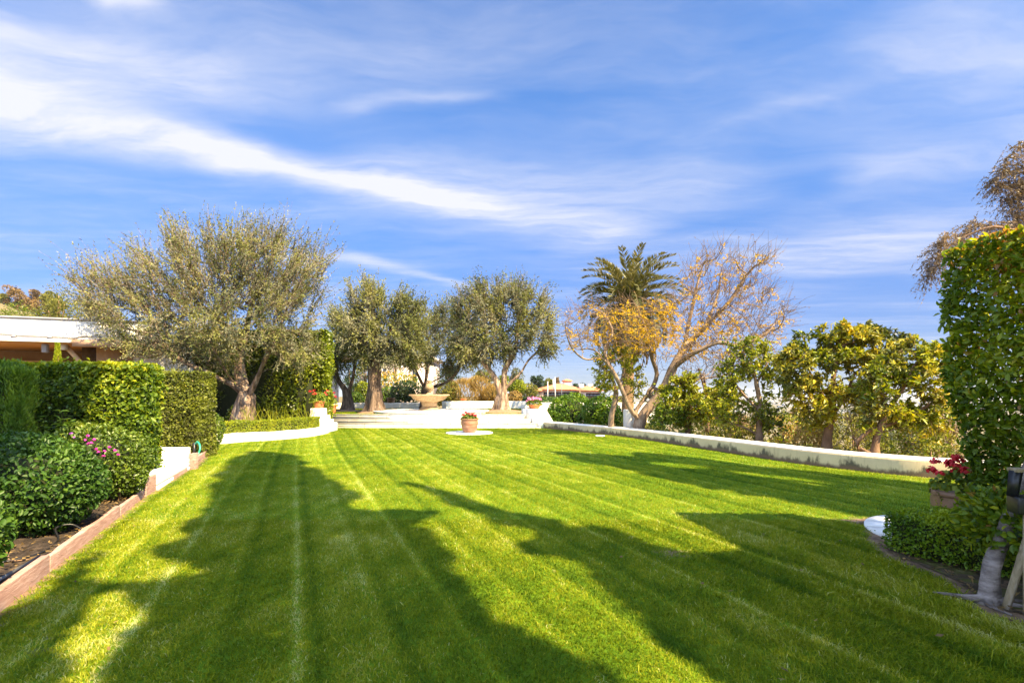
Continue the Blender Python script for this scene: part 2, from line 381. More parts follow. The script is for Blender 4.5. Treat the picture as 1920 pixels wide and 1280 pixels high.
M['stake'] = mat('weathered_stake_timber', [(.3, (.13, .095, .05)), (.5, (.30, .24, .15)), (.75, (.45, .40, .36))], 5, .85, .5, 22, stretch=(3, 3, .6))
M['black'] = mat('black_plastic', (.012, .012, .015), 4, .4, spec=.5)
M['grey_metal'] = mat('grey_metal', (.16, .17, .19), 4, .5, spec=.5)
M['green_hose'] = mat('green_hose', (.02, .30, .20), 4, .4, spec=.5)
M['white_paint'] = mat('white_paint', [(.25, (.66, .60, .56)), (.45, (.80, .78, .76)), (.7, (.83, .82, .81))], 1.2, .7, .05, 20, stretch=(.6, .6, 3.5))
M['house_wall'] = mat('beige_render', [(.3, (.42, .25, .16)), (.7, (.56, .36, .25))], 1.5, .9, .1, 30)
M['soffit'] = mat('orange_soffit_boards', [(.3, (.42, .17, .05)), (.7, (.62, .30, .11))], 2.2, .7, .2, 12, stretch=(.4, 5, 1))
M['timber'] = mat('house_timber', [(.3, (.26, .15, .09)), (.7, (.46, .31, .21))], 3, .8, .3, 14, stretch=(1, 1, 4))
M['timber_pale'] = mat('pale_house_timber', [(.3, (.50, .33, .19)), (.7, (.66, .47, .29))], 3, .8, .2, 14)
M['stone_dark'] = mat('dark_panel', [(.3, (.05, .035, .028)), (.7, (.12, .085, .065))], 4, .7)
M['glass'] = mat('window_glass', (.02, .022, .026), 3, .08, spec=.9)
M['grey_roof'] = mat('roof_coping', (.30, .29, .33), 3, .7)
M['roof_tile'] = mat('red_roof_tiles', [(.3, (.44, .13, .06)), (.7, (.62, .26, .14))], 3, .85, .4, 12)
M['pale_wall'] = mat('pale_house_wall', (.66, .58, .50), 1.5, .9)
M['pink_wall'] = mat('pinkish_house_wall', [(.3, (.55, .44, .40)), (.7, (.72, .62, .58))], 1.5, .9)
M['lemon'] = mat('lemon_skin', (.62, .46, .02), 20, .45, .2, 60, spec=.4)
M['orange'] = mat('orange_fruit_skin', (.66, .30, .015), 20, .5)
M['city'] = mat('far_city_walls', [(.3, (.16, .16, .17)), (.7, (.34, .33, .33))], .02, .9)

# right-hand wall: cream render, mould blotches and a dirty foot
def wall_mat():
    m, t, b = mat_new('mouldy_cream_render'); ln = t.links
    tcn = t.nodes.new('ShaderNodeTexCoord'); sp = t.nodes.new('ShaderNodeSeparateXYZ'); ln.new(tcn.outputs['Object'], sp.inputs[0])
    def noise(sc, st, det=7):
        mp = t.nodes.new('ShaderNodeMapping'); mp.inputs['Scale'].default_value = st; ln.new(tcn.outputs['Object'], mp.inputs[0])
        n = t.nodes.new('ShaderNodeTexNoise'); n.inputs['Scale'].default_value = sc; n.inputs['Detail'].default_value = det; n.inputs['Roughness'].default_value = .68
        ln.new(mp.outputs[0], n.inputs['Vector']); return n.outputs['Fac']
    def math_(op, a, bb, clamp=False):
        n = t.nodes.new('ShaderNodeMath'); n.operation = op; n.use_clamp = clamp
        for i, x in enumerate((a, bb)):
            if isinstance(x, (int, float)): n.inputs[i].default_value = x
            else: ln.new(x, n.inputs[i])
        return n.outputs[0]
    big = noise(1.1, (1, 1, 1)); fine = noise(7, (1, 1, .45)); blot = noise(2.6, (1, 1, .35))
    # blotches grow from the foot: threshold falls with height
    hz = math_('MULTIPLY', sp.outputs[2], 1.05)
    b1 = math_('SUBTRACT', math_('ADD', blot, math_('MULTIPLY', fine, .35)), math_('ADD', .52, hz))
    b1 = math_('MULTIPLY', b1, 9.0, True)
    b2 = math_('MULTIPLY', math_('SUBTRACT', math_('ADD', math_('MULTIPLY', blot, .12), math_('MULTIPLY', fine, .09)), sp.outputs[2]), 16, True)
    drip = noise(1.0, (11, 11, .5), 5); dm = math_('MULTIPLY', math_('SUBTRACT', drip, .57), 4.0, True)
    base = ramp(t, [(.3, (.48, .375, .215)), (.7, (.64, .51, .32))]); ln.new(big, base.inputs[0])
    m1 = t.nodes.new('ShaderNodeMix'); m1.data_type = 'RGBA'; m0 = t.nodes.new('ShaderNodeMix'); m0.data_type = 'RGBA'; ln.new(dm, m0.inputs['Factor']); ln.new(base.outputs[0], m0.inputs['A']); m0.inputs['B'].default_value = (.27, .20, .12, 1); ln.new(b1, m1.inputs['Factor']); ln.new(m0.outputs['Result'], m1.inputs['A']); m1.inputs['B'].default_value = (.10, .085, .055, 1)
    m2 = t.nodes.new('ShaderNodeMix'); m2.data_type = 'RGBA'; ln.new(b2, m2.inputs['Factor']); ln.new(m1.outputs['Result'], m2.inputs['A']); m2.inputs['B'].default_value = (.16, .10, .06, 1)
    ln.new(m2.outputs['Result'], b.inputs['Base Color']); b.inputs['Roughness'].default_value = .92
    bp = t.nodes.new('ShaderNodeBump'); bp.inputs['Strength'].default_value = .3; bp.inputs['Distance'].default_value = .02
    ln.new(fine, bp.inputs['Height']); ln.new(bp.outputs[0], b.inputs['Normal']); return m
M['wall_right'] = wall_mat()

# ------------------------------------------------------------------ ground
WALL_IN = [(1.30, 21.35), (2.55, 19.3), (3.9, 17.0), (5.17, 13.24), (6.05, 10.7), (6.89, 9.39), (7.6, 8.75), (9.4, 7.6)]
BOARD = lambda y: -3.495 - .462 * (y - 3.495)
def sstep(a, b, x):
    t = np.clip((x - a) / (b - a), 0, 1); return t * t * (3 - 2 * t)
def terrain(x, y):
    h = np.full(np.shape(x), -0.06)
    d = (x - 1.32) * .894 + (y - 21.2) * .447                    # metres beyond the right-hand wall
    ang = np.where(y > 1, x / np.maximum(y, 1), 2.0)
    side = sstep(.17, .34, ang)
    r = np.hypot(x, y)
    h = h - side * (np.clip(d - .6, 0, 6) * .08 + np.clip(d - 4, 0, 60) * .17 + np.clip(d - 60, 0, 240) * .16)
    h = h + (1 - side) * (sstep(29, 33, y) * .42 - sstep(70, 110, y) * .9)
    h = h - sstep(240, 700, r) * (1 - side) * 55
    h = np.maximum(h, -62) - sstep(600, 2500, r) * 22
    # hillside rising far on the left
    hl = sstep(-.62, -1.0, np.where(y > 1, x / np.maximum(y, 1), -1.0)) * sstep(35, 190, r) * 24 * (1 - sstep(280, 800, r))
    hl = np.where(x < 0, hl, 0)
    return h + hl
gx = np.concatenate([-np.geomspace(9000, 40, 40), np.linspace(-38, 60, 99), np.geomspace(62, 9000, 40)])
gy = np.concatenate([-np.geomspace(3000, 22, 16), np.linspace(-20, 60, 81), np.geomspace(62, 9000, 60)])
XX, YY = np.meshgrid(gx, gy); ZZ = terrain(XX, YY)
nx_, ny_ = len(gx), len(gy)
idx = np.arange(nx_ * ny_).reshape(ny_, nx_)
gf = np.stack([idx[:-1, :-1], idx[:-1, 1:], idx[1:, 1:], idx[1:, :-1]], -1).reshape(-1, 4)
M['terrain'] = mat('scrub_ground', [(.25, (.07, .06, .025)), (.5, (.15, .12, .05)), (.75, (.24, .18, .09))], .35, .95, .4, 3)
tag(mk('terrain', np.stack([XX, YY, ZZ], -1), [gf], M['terrain'], None, None, True), kind='structure')

def stripe_fields(x, y):
    """mowing pattern: pale wheel tracks and dark swath edges, blade sheen put into the tint"""
    bend = .10 * np.sin(y * .23) + .03 * np.sin(y * .9 + x)
    s = .922 * x + .387 * y + bend * sstep(4, 16, y)
    k = s / .485
    rk = np.round(k); str_ = np.where(rk % 2 == 0, 1.0, .55) * (.75 + .25 * np.sin(rk * 2.3 + y * .35))
    track = str_ * np.exp(-((k - rk) * .485 / .036) ** 2)
    k2 = (s - .115) / .485; rk2 = np.round(k2)
    dark = (.7 + .3 * np.sin(rk2 * 1.7 + y * .3)) * np.exp(-((k2 - rk2) * .485 / .055) ** 2)
    alt = np.sin(2 * math.pi * s / 1.94)
    return track, dark, alt
M['lawn_ground'] = None
def lawn_mat():
    m, t, b = mat_new('lawn_turf'); ln = t.links
    tcn = t.nodes.new('ShaderNodeTexCoord')
    n = t.nodes.new('ShaderNodeTexNoise'); n.inputs['Scale'].default_value = 1.3; n.inputs['Detail'].default_value = 9; n.inputs['Roughness'].default_value = .7
    ln.new(tcn.outputs['Object'], n.inputs['Vector'])
    r = ramp(t, [(.3, (.05, .11, .005)), (.5, (.09, .165, .006)), (.7, (.14, .21, .012))]); ln.new(n.outputs['Fac'], r.inputs[0])
    a = t.nodes.new('ShaderNodeAttribute'); a.attribute_name = 'tint'
    r2 = ramp(t, [(0, (.5, .5, .5)), (.5, (1, 1, 1)), (1, (1.7, 1.55, 1.6))]); ln.new(a.outputs['Fac'], r2.inputs[0])
    mm = t.nodes.new('ShaderNodeMix'); mm.data_type = 'RGBA'; mm.blend_type = 'MULTIPLY'; mm.inputs['Factor'].default_value = 1
    ln.new(r.outputs[0], mm.inputs['A']); ln.new(r2.outputs[0], mm.inputs['B'])
    s = t.nodes.new('ShaderNodeAttribute'); s.attribute_name = 'bare'
    n3 = t.nodes.new('ShaderNodeTexNoise'); n3.inputs['Scale'].default_value = 9; n3.inputs['Detail'].default_value = 6; ln.new(tcn.outputs['Object'], n3.inputs['Vector'])
    q = t.nodes.new('ShaderNodeMath'); q.operation = 'ADD'; ln.new(s.outputs['Fac'], q.inputs[0]); ln.new(n3.outputs['Fac'], q.inputs[1])
    q2 = t.nodes.new('ShaderNodeMapRange'); ln.new(q.outputs[0], q2.inputs[0]); q2.inputs[1].default_value = .78; q2.inputs[2].default_value = 1.05
    so_ = ramp(t, [(.3, (.09, .06, .04)), (.7, (.27, .18, .12))]); ln.new(n3.outputs['Fac'], so_.inputs[0])
    m2 = t.nodes.new('ShaderNodeMix'); m2.data_type = 'RGBA'; ln.new(q2.outputs[0], m2.inputs['Factor']); ln.new(mm.outputs['Result'], m2.inputs['A']); ln.new(so_.outputs[0], m2.inputs['B'])
    ln.new(m2.outputs['Result'], b.inputs['Base Color']); b.inputs['Roughness'].default_value = .9; b.inputs['Specular IOR Level'].default_value = .1
    bp = t.nodes.new('ShaderNodeBump'); bp.inputs['Strength'].default_value = .6; bp.inputs['Distance'].default_value = .02
    n4 = t.nodes.new('ShaderNodeTexNoise'); n4.inputs['Scale'].default_value = 55; n4.inputs['Detail'].default_value = 4; ln.new(tcn.outputs['Object'], n4.inputs['Vector'])
    ln.new(n4.outputs['Fac'], bp.inputs['Height']); ln.new(bp.outputs[0], b.inputs['Normal']); return m
M['lawn_ground'] = lawn_mat()
SOIL_R = np.array([G(*q)[:2] for q in [(1640, 985), (1636, 1010), (1672, 1045), (1725, 1064), (1780, 1086), (1820, 1115), (1852, 1146), (1930, 1168)]] + [(3.6, 2.9), (6.5, 2.6), (6.5, 6.0), (4.6, 6.15), (3.9, 6.0)])
def in_poly(px, py, poly):
    c = np.zeros(px.shape, bool); n = len(poly); j = n - 1
    for i in range(n):
        xi, yi = poly[i]; xj, yj = poly[j]
        cond = ((yi > py) != (yj > py)) & (px < (xj - xi) * (py - yi) / (yj - yi + 1e-12) + xi)
        c ^= cond; j = i
    return c
def seg_dist(px, py, poly, closed=True):
    d = np.full(px.shape, 1e9); n = len(poly)
    for i in range(n if closed else n - 1):
        a = np.array(poly[i]); b = np.array(poly[(i + 1) % n]); ab = b - a
        t = np.clip(((px - a[0]) * ab[0] + (py - a[1]) * ab[1]) / (ab @ ab), 0, 1)
        d = np.minimum(d, np.hypot(px - a[0] - t * ab[0], py - a[1] - t * ab[1]))
    return d
CURB = [G(407, 833), G(461, 828), G(515, 825), G(570, 820), G(600, 815.5), G(616, 811.5), np.array([-6.93, 19.3, 0]), np.array([-7.3, 20.3, 0]), np.array([-7.8, 21.6, 0])]
CURB = [c[:2] for c in CURB]
LEFT = [(BOARD(-6), -6), (BOARD(3.5), 3.5), (BOARD(7.4), 7.4), (-5.45, 7.87), (-6.15, 9.6), (-6.28, 10.1), (-6.55, 10.67), (-7.54, 12.86), (-8.5, 14.6)]
LAWN = LEFT + CURB[1:] + [(1.3, 21.7)] + [(a, b) for a, b in WALL_IN] + [(11, 6.4), (11, -6)]
LAWN = np.array(LAWN, float)
def bare_amount(x, y):
    b = .62 * np.exp(-seg_dist(x, y, LEFT, False) / .13)
    b = np.maximum(b, .30 * np.exp(-seg_dist(x, y, CURB, False) / .15))
    b = np.maximum(b, .28 * np.exp(-seg_dist(x, y, WALL_IN, False) / .12))
    d = seg_dist(x, y, SOIL_R); b = np.maximum(b, np.where(in_poly(x, y, SOIL_R), .9, .60 * np.exp(-d / .13)))
    b = np.maximum(b, .42 * np.exp(-np.hypot(x + 2.75, y - 3.0) / .2))
    b = np.maximum(b, .40 * np.exp(-(np.hypot(x - 1.48, y - 4.75) / .3) ** 2))
    b = np.maximum(b, .34 * np.exp(-(np.abs(np.hypot(x + 1.56, y - 18.8) - .92) / .1) ** 2))
    return b
lx = np.linspace(-9.6, 11, 330); ly = np.concatenate([np.linspace(-6, 2, 40), np.linspace(2.05, 22, 400)])
LX, LY = np.meshgrid(lx, ly)
id2 = np.arange(LX.size).reshape(LX.shape)
lf = np.stack([id2[:-1, :-1], id2[:-1, 1:], id2[1:, 1:], id2[1:, :-1]], -1).reshape(-1, 4)
cx_ = (LX[:-1, :-1] + LX[1:, 1:]).ravel() / 2; cy_ = (LY[:-1, :-1] + LY[1:, 1:]).ravel() / 2
keep = in_poly(cx_, cy_, LAWN) | (seg_dist(cx_, cy_, LAWN) < .12)
tr, dk, alt = stripe_fields(LX, LY)
lt_ = np.clip(.5 + .33 * tr - .30 * dk + .05 * alt, 0, 1)  # sheen of the mown stripes put into the ground tint
tag(mk('lawn', np.stack([LX, LY, np.zeros_like(LX)], -1), [lf[keep]], M['lawn_ground'], None,
       {'tint': lt_.ravel(), 'bare': bare_amount(LX, LY).ravel()}), kind='structure')

# grass blades
M['grass'] = leafmat('grass_blade', [(0, (.045, .100, .003)), (.3, (.118, .175, .004)), (.55, (.22, .250, .006)), (.8, (.33, .34, .03)), (1, (.48, .48, .20))], .6, .3, .12, 1.3)  # palest stop stands for sky sheen on bent blades
def blades(y0, y1, dens, h, w, seg2, margin=1.2, zoff=0.0, poly=None, use_stripe=True):
    xa, xb = -min(9.5, y1 * 1.02 + margin), min(10.5, y1 * 1.02 + margin)
    n = int((xb - xa) * (y1 - y0) * dens)
    x = rng.uniform(xa, xb, n); y = rng.uniform(y0, y1, n)
    k = np.abs(x) < y * 1.02 + margin
    x, y = x[k], y[k]
    k = in_poly(x, y, LAWN if poly is None else poly); x, y = x[k], y[k]
    if use_stripe:
        k = rng.uniform(0, 1, len(x)) > np.clip((bare_amount(x, y) - .18) * 2.6, 0, 1); x, y = x[k], y[k]
        for cx, cy, r in ((-1.56, 18.8, .86), (4.70, 5.32, .86)):
            k = np.hypot(x - cx, y - cy) > r; x, y = x[k], y[k]
    n = len(x)
    tr, dk, alt = stripe_fields(x, y)
    lean = np.stack([-.387 * np.sign(alt), .922 * np.sign(alt), np.zeros(n)], 1) * (.35 * np.abs(alt))[:, None]
    if not use_stripe: lean *= 0
    d = unit(lean + np.stack([rng.normal(0, .55, n), rng.normal(0, .55, n), np.full(n, 1.0)], 1))
    long_ = 1 + 1.0 * (rng.uniform(0, 1, n) < .06) + .8 * sstep(.6, 3.0, x) * sstep(6, 3.5, y) * (.3 + 1.4 * clumpy(np.stack([x, y, 0 * x], 1), 5.0, 8))
    hh = h * rng.uniform(.55, 1.25, n) * long_ * (1 - .35 * tr); ww = w * rng.uniform(.7, 1.3, n)
    a = rng.uniform(0, 6.283, n); s = np.stack([np.cos(a), np.sin(a), np.zeros(n)], 1)
    b = np.stack([x, y, np.full(n, zoff)], 1)
    patch = clumpy(b, 1.7, 3); patch2 = clumpy(b, 7.0, 4)
    patch3 = clumpy(b, .55, 9); tint = .46 + .05 * sstep(8, 4, y) + .30 * (patch - .5) + .34 * (patch2 - .5) + .32 * (patch3 - .5) + rng.normal(0, .13, n) + (.36 * tr - .26 * dk + .05 * alt if use_stripe else 0)  # stripe sheen and a lift against shade between near blades go into tint
    tint = np.where(rng.uniform(0, 1, n) < .035, tint + .4, tint)
    bendv = np.stack([rng.normal(0, .4, n), rng.normal(0, .4, n), -.25 * np.ones(n)], 1) * hh[:, None]
    mid = b + d * (hh * .55)[:, None]; tip = b + d * hh[:, None] + bendv
    tip[:, 2] = np.maximum(tip[:, 2], zoff + .006)
    if seg2:
        v = np.stack([b - s * (ww * .5)[:, None], b + s * (ww * .5)[:, None], mid + s * (ww * .42)[:, None], mid - s * (ww * .42)[:, None], tip], 1)
        o = (np.arange(n) * 5)[:, None]
        return v.reshape(-1, 3), o + np.array([[0, 1, 2, 3]]), o + np.array([[3, 2, 4]]), np.repeat(tint, 5)
    v = np.stack([b - s * (ww * .5)[:, None], b + s * (ww * .5)[:, None], tip], 1)
    o = (np.arange(n) * 3)[:, None]
    return v.reshape(-1, 3), None, o + np.array([[0, 1, 2]]), np.repeat(tint, 3)
def litter(name, poly, z, n, label):
    poly = np.array(poly); x0, y0 = poly.min(0); x1, y1 = poly.max(0); p = np.column_stack([rng.uniform(x0, x1, n), rng.uniform(y0, y1, n)]); p = p[in_poly(p[:, 0], p[:, 1], poly)]; m = len(p)
    C = np.column_stack([p, z + rng.uniform(0, .02, m)]); d = rng.normal(0, 1, (m, 3)) * [1, 1, .25]
    tag(leaves(name, C, d, rnd(m) * .5 + [0, 0, 1], rng.uniform(.02, .06, m), rng.uniform(.008, .03, m), M['brown'], None, rng.uniform(-.3, .8, m)), label, 'leaf litter', kind='stuff')
def grass_object(sets, name):
    vs, fs, ts, off = [], [], [], 0
    for v, q, t3, tint in sets:
        vs.append(v); ts.append(tint)
        if q is not None: fs.append(q + off)
        fs.append(t3 + off); off += len(v)
    return tag(mk(name, np.concatenate(vs), fs, M['grass'], None, {'tint': np.clip(np.concatenate(ts), 0, 1)}), kind='stuff')
g = grass_object([blades(1.6, 3.6, 11000, .031, .0046, True), blades(3.6, 6.0, 8000, .031, .0054, True), blades(6.0, 10.5, 3600, .036, .0075, False),
                  blades(10.5, 21.8, 1300, .034, .013, False)], 'grass')
litter('fallen_leaves', [(1.2, 2.4), (4.2, 3.6), (3.4, 5.2), (2.0, 6.5), (.6, 4.5)], .03, 60, 'scattered dry leaves lying on the lawn near the ficus hedge')
litter('fallen_leaves', [(-2.6, 2.2), (-3.4, 3.8), (-5.0, 7.4), (-4.2, 7.0), (-2.2, 3.0)], .03, 70, 'scattered dry leaves lying on the lawn near the timber boards')
tag(g, 'short mown green grass of the lawn', 'grass')

# ------------------------------------------------------------------ terrace, steps, walls
TZ = .51
tz_poly = [(-8.1, 22.63), (1.0, 22.63), (1.9, 23.2), (2.6, 31.2), (-16, 31.2), (-16, 22.63)]
tag(MB().hexa(tz_poly, -.05, TZ).build('terrace_ground', M['lawn_ground']), kind='structure')
tp = np.array([(-8.1, 22.6), (.9, 22.6), (1.9, 23.3), (2.5, 30.8), (-15, 30.8), (-15, 22.6)])
def blades_terr():
    n = 26000; x = rng.uniform(-9.6, 2.5, n); y = rng.uniform(22.6, 30.8, n)
    k = in_poly(x, y, tp) & (np.hypot(x + 3.85, y - 24.75) > 2.7)
    for (cx, cy, r) in ((-6.85, 24.4, .9), (-9.4, 26.6, .9), (-.5, 24.9, 1.1)): k &= np.hypot((x - cx), (y - cy)) > r
    x, y = x[k], y[k]; n = len(x)
    b = np.stack([x, y, np.full(n, TZ)], 1); a = rng.uniform(0, 6.28, n); s = np.stack([np.cos(a), np.sin(a), 0 * a], 1) * .012
    tip = b + np.stack([rng.normal(0, .015, n), rng.normal(0, .015, n), rng.uniform(.03, .06, n)], 1)
    return np.stack([b - s, b + s, tip], 1).reshape(-1, 3), None, (np.arange(n) * 3)[:, None] + np.array([[0, 1, 2]]), np.repeat(rng.normal(.45, .15, n), 3)
tag(grass_object([blades_terr()], 'terrace_grass'), 'mown grass of the upper terrace around the olive trees', 'grass')

DRUM = (-3.85, 24.70); DR = 2.72
def arc(a0, a1, n, r=DR, c=DRUM): return [(c[0] + r * math.cos(R(a)), c[1] + r * math.sin(R(a))) for a in np.linspace(a0, a1, n)]
def drum_x(y, side): return DRUM[0] + side * math.sqrt(max(DR * DR - (y - DRUM[1]) ** 2, .01))
st = thing('stone_stairs', (-3.8, 22, 0), 'wide flight of pale stone steps either side of the rounded white platform', 'steps')
rise = TZ / 3
ys = [21.65, 22.05, 22.45]
xl = [-7.95, -7.95, -7.95]; xr = [1.12, .82, .58]
for i, y in enumerate(ys):
    b = MB(); yb = ys[i + 1] if i < 2 else 22.62
    b.box(xl[i], xr[i], y, yb, i * rise - (.05 if i == 0 else 0), (i + 1) * rise)
    b.box(xl[i] + .002, xr[i] - .002, y - .025, y + .04, (i + 1) * rise + .002, (i + 1) * rise + .022)      # nosing slab
    tr_ = b.build('step', M['step'], st)
    for x in np.arange(xl[i] + .5 + .37 * i, xr[i], 1.21): MB().box(x, x + .022, y - .004, y + .01, i * rise + .01, (i + 1) * rise - .005).build('joint', M['joint'], tr_)
MB().box(-7.95, 1.25, 21.42, 21.655, -.02, .035).build('base_slab', M['step'], st)

pf = thing('fountain_platform', (DRUM[0], DRUM[1], 0), 'round white stucco platform that carries the stone fountain', 'platform')
MB().hexa(arc(0, 360, 97)[:-1], -.02, .575).build('drum', M['stucco'], pf, bevel=.012)
MB().hexa(arc(0, 360, 97, DR + .03)[:-1], .577, .635).build('coping', M['stucco_worn'], pf, bevel=.015)

# wing wall on the right of the steps
ww_ = thing('wing_wall', (1.3, 22.2, 0), 'sloping white stucco cheek wall at the right end of the steps', 'wall')
inn = [(1.26, 21.38), (.60, 22.47), (.42, 23.1)]; out = [(1.95, 23.2), (1.55, 22.45), (1.72, 21.5)]
b = MB(); b.hexa([inn[0], (1.72, 21.42), (1.5, 22.55), inn[1]], -.02, [.268, .268, .76, .76])
b.hexa([(inn[1][0], inn[1][1] + .003), (1.5, 22.553), (1.62, 23.3), inn[2]], -.02, .762)
b.build('cheek', M['stucco'], ww_)

# low mouldy wall along the right side
def offset_line(pts, d):
    pts = np.array(pts, float); t = unit(np.gradient(pts, axis=0)); n = np.stack([-t[:, 1], t[:, 0]], 1); return pts + n * d
def wall_strip(name, line, thick, z1, mat_, parent, z0=-.05, per=6, bevel=.02, wob=.0):
    ln = smooth_path([(*p, 0) for p in line], per)[:, :2]
    a = ln; b = offset_line(ln, thick); n = len(ln)
    z1 = np.broadcast_to(z1, (n,)) + rng.normal(0, wob, n)
    v = []
    for i in range(n):
        v += [(*a[i], z0), (*b[i], z0), (*b[i], z1[i]), (*a[i], z1[i])]
    f = []
    for i in range(n - 1):
        o = i * 4; q = o + 4
        f += [[o, q, q + 3, o + 3], [o + 3, q + 3, q + 2, o + 2], [o + 2, q + 2, q + 1, o + 1]]
    f += [[0, 3, 2, 1], [(n - 1) * 4 + k for k in (0, 1, 2, 3)]]
    o = mk(name, v, f, mat_, parent)
    if bevel:
        bm_ = o.modifiers.new('bevel', 'BEVEL'); bm_.width = bevel; bm_.segments = 2; bm_.limit_method = 'ANGLE'; bm_.angle_limit = R(40)
    return o
rw = thing('garden_wall', (4.5, 15, 0), 'long low cream wall with mould stains along the right side of the lawn', 'wall')
wall_strip('wall_body', WALL_IN, .60, np.interp(np.arange(43), [0, 12, 20, 42], [.245, .25, .285, .30]), M['wall_right'], rw, wob=.0)
cap = offset_line(smooth_path([(*p, 0) for p in WALL_IN], 6)[:, :2], .015)
hz = np.interp(np.arange(43), [0, 12, 20, 42], [.245, .25, .285, .30])
cv = []; cf = []; cb = offset_line(cap, .585)
for i in range(43): cv += [(*cap[i], hz[i] + .003), (*cb[i], hz[i] + .003), (*cb[i], hz[i] + .014), (*cap[i], hz[i] + .014)]
for i in range(42):
    o = i * 4; q = o + 4; cf += [[o, q, q + 3, o + 3], [o + 3, q + 3, q + 2, o + 2], [o + 2, q + 2, q + 1, o + 1]]
cf += [[0, 3, 2, 1], [168, 169, 170, 171]]
mk('cap', cv, cf, M['stucco'], rw)  # sunlit look put into a whiter top; the sides have the same paint

# curved planter wall on the left
lw = thing('planter_wall', (-7.6, 16, 0), 'low curved white wall in front of the box hedge and the big olive tree', 'wall')
wall_strip('wall_body', CURB, .34, np.interp(np.arange(49), [0, 20, 30, 48], [.27, .26, .25, .30]), M['stucco_worn'], lw, per=6, bevel=.03, wob=.004)
pd = thing('white_pedestal', (-7.45, 19.7, 0), 'short white stucco pedestal at the left end of the steps under the geranium pot', 'pedestal')
b = MB(); c = P(597, 765, 19.6)
prof = [(.34, 0), (.33, .3), (.27, .5), (.235, .62), (.225, .8), (.225, c[2])]
v = []; f = []
for j, (h_, z) in enumerate(prof): v += [(c[0] - h_, c[1] - .25, z), (c[0] + h_, c[1] - .25, z), (c[0] + h_, c[1] + .3, z), (c[0] - h_, c[1] + .3, z)]
for j in range(len(prof) - 1):
    for i in range(4): f.append([j * 4 + i, j * 4 + (i + 1) % 4, j * 4 + 4 + (i + 1) % 4, j * 4 + 4 + i])
f.append([20, 21, 22, 23]); b.add(v, f).build('pier', M['stucco_worn'], pd, bevel=.03)
b = MB()
for i, (dx, zz) in enumerate(((.34, .62), (.46, .46), (.6, .33))): b.box(c[0] + .1, c[0] + dx, c[1] - .2 - .12 * i, c[1] + .35 + .03 * i, 0, zz)
b.build('stepped_cheek', M['stucco_worn'], pd, bevel=.025)

# raised bed soil behind the planter wall, planting bed on the left, paving
bed = [tuple(p) for p in offset_line(smooth_path([(*p, 0) for p in CURB], 3)[:, :2], .30)] + [(-9.5, 22.4), (-15, 22.4), (-14, 14.8)]
tag(MB().hexa(bed, -.04, .235).build('raised_bed_soil', M['soil']), kind='structure')
def bumpy_sheet(name, poly, z, amp, mat_, step=.12):
    poly = np.array(poly); x0, y0 = poly.min(0); x1, y1 = poly.max(0)
    xs = np.arange(x0, x1 + step, step); ys_ = np.arange(y0, y1 + step, step); A, B = np.meshgrid(xs, ys_)
    c = np.stack([A.ravel(), B.ravel(), 0 * A.ravel()], 1)
    Z = z + amp * (clumpy(c, 3, 1) - .3 + .6 * (clumpy(c, 11, 2) - .5))
    c[:, 2] = Z
    i2 = np.arange(A.size).reshape(A.shape); q = np.stack([i2[:-1, :-1], i2[:-1, 1:], i2[1:, 1:], i2[1:, :-1]], -1).reshape(-1, 4)
    cc = c[q].mean(1); k = in_poly(cc[:, 0], cc[:, 1], poly)
    return tag(mk(name, c, [q[k]], mat_, None, None, True), kind='structure')
bumpy_sheet('planting_bed_soil', [(BOARD(-3) - .03, -3), (BOARD(3.5) - .03, 3.5), (BOARD(7.3) - .03, 7.3), (-6.2, 7.75), (-9, 9.2), (-14, 9.2), (-14, -3)], .03, .09, M['soil'], .05)
bumpy_sheet('shrub_bed_soil', SOIL_R.mean(0) + (SOIL_R - SOIL_R.mean(0)) * .90, .001, .022, M['soil_moss'], .05)
bumpy_sheet('hedge_bed_soil', [(-6.35, 10.2), (-6.62, 10.7), (-7.6, 12.86), (-8.6, 14.7), (-16, 14.8), (-14, 11)], .03, .06, M['soil'])
tag(MB().hexa([(-5.43, 7.86), (-6.12, 9.55), (-6.3, 10.05), (-7.0, 11.4), (-12, 11.4), (-9, 8.2), (-6.3, 7.82)], -.03, .055).build('paved_path', M['paver']), kind='structure')

litter('leaf_litter', [(BOARD(1) - .1, 1), (BOARD(7) - .1, 7), (-7, 7.5), (-7, 1)], .08, 12000, 'dry brown leaf litter on the soil behind the timber boards')
litter('fallen_leaves', SOIL_R[:8].tolist() + [(4.8, 3.0), (4.8, 4.6), (3.6, 5.2)], .02, 1500, 'dry brown leaf litter on the soil around the ficus hedge trunk')
# ------------------------------------------------------------------ timber edging
def plank(a, b, z0, z1, th, label, group='timber edging boards beside the lawn', name='edging_board', rough=.012):
    a = np.array(a, float); b = np.array(b, float); n = 14
    t = unit(b - a); s = np.array([-t[1], t[0]]); v = []; f = []
    for i in range(n):
        p = a + (b - a) * i / (n - 1); jz = rng.normal(0, rough * .35, 2); jt = rng.normal(0, rough * .3)
        q = p + s * (th + jt)
        v += [(*p, z0), (*q, z0), (*q, z1 + jz[0]), (*p, z1 + jz[0] * .7)]
    for i in range(n - 1):
        o = i * 4; w = o + 4; f += [[o, w, w + 3, o + 3], [o + 3, w + 3, w + 2, o + 2], [o + 2, w + 2, w + 1, o + 1]]
    f += [[0, 3, 2, 1], [(n - 1) * 4 + k for k in range(4)]]
    mid = (a + b) / 2
    o = mk(name, v, f, M['plank'], None, None, False, (mid[0], mid[1], 0))
    bm_ = o.modifiers.new('bevel', 'BEVEL'); bm_.width = .006; bm_.segments = 2; bm_.limit_method = 'ANGLE'; bm_.angle_limit = R(50)
    return tag(o, label, 'board', group)
bp = lambda y: (BOARD(y), y)
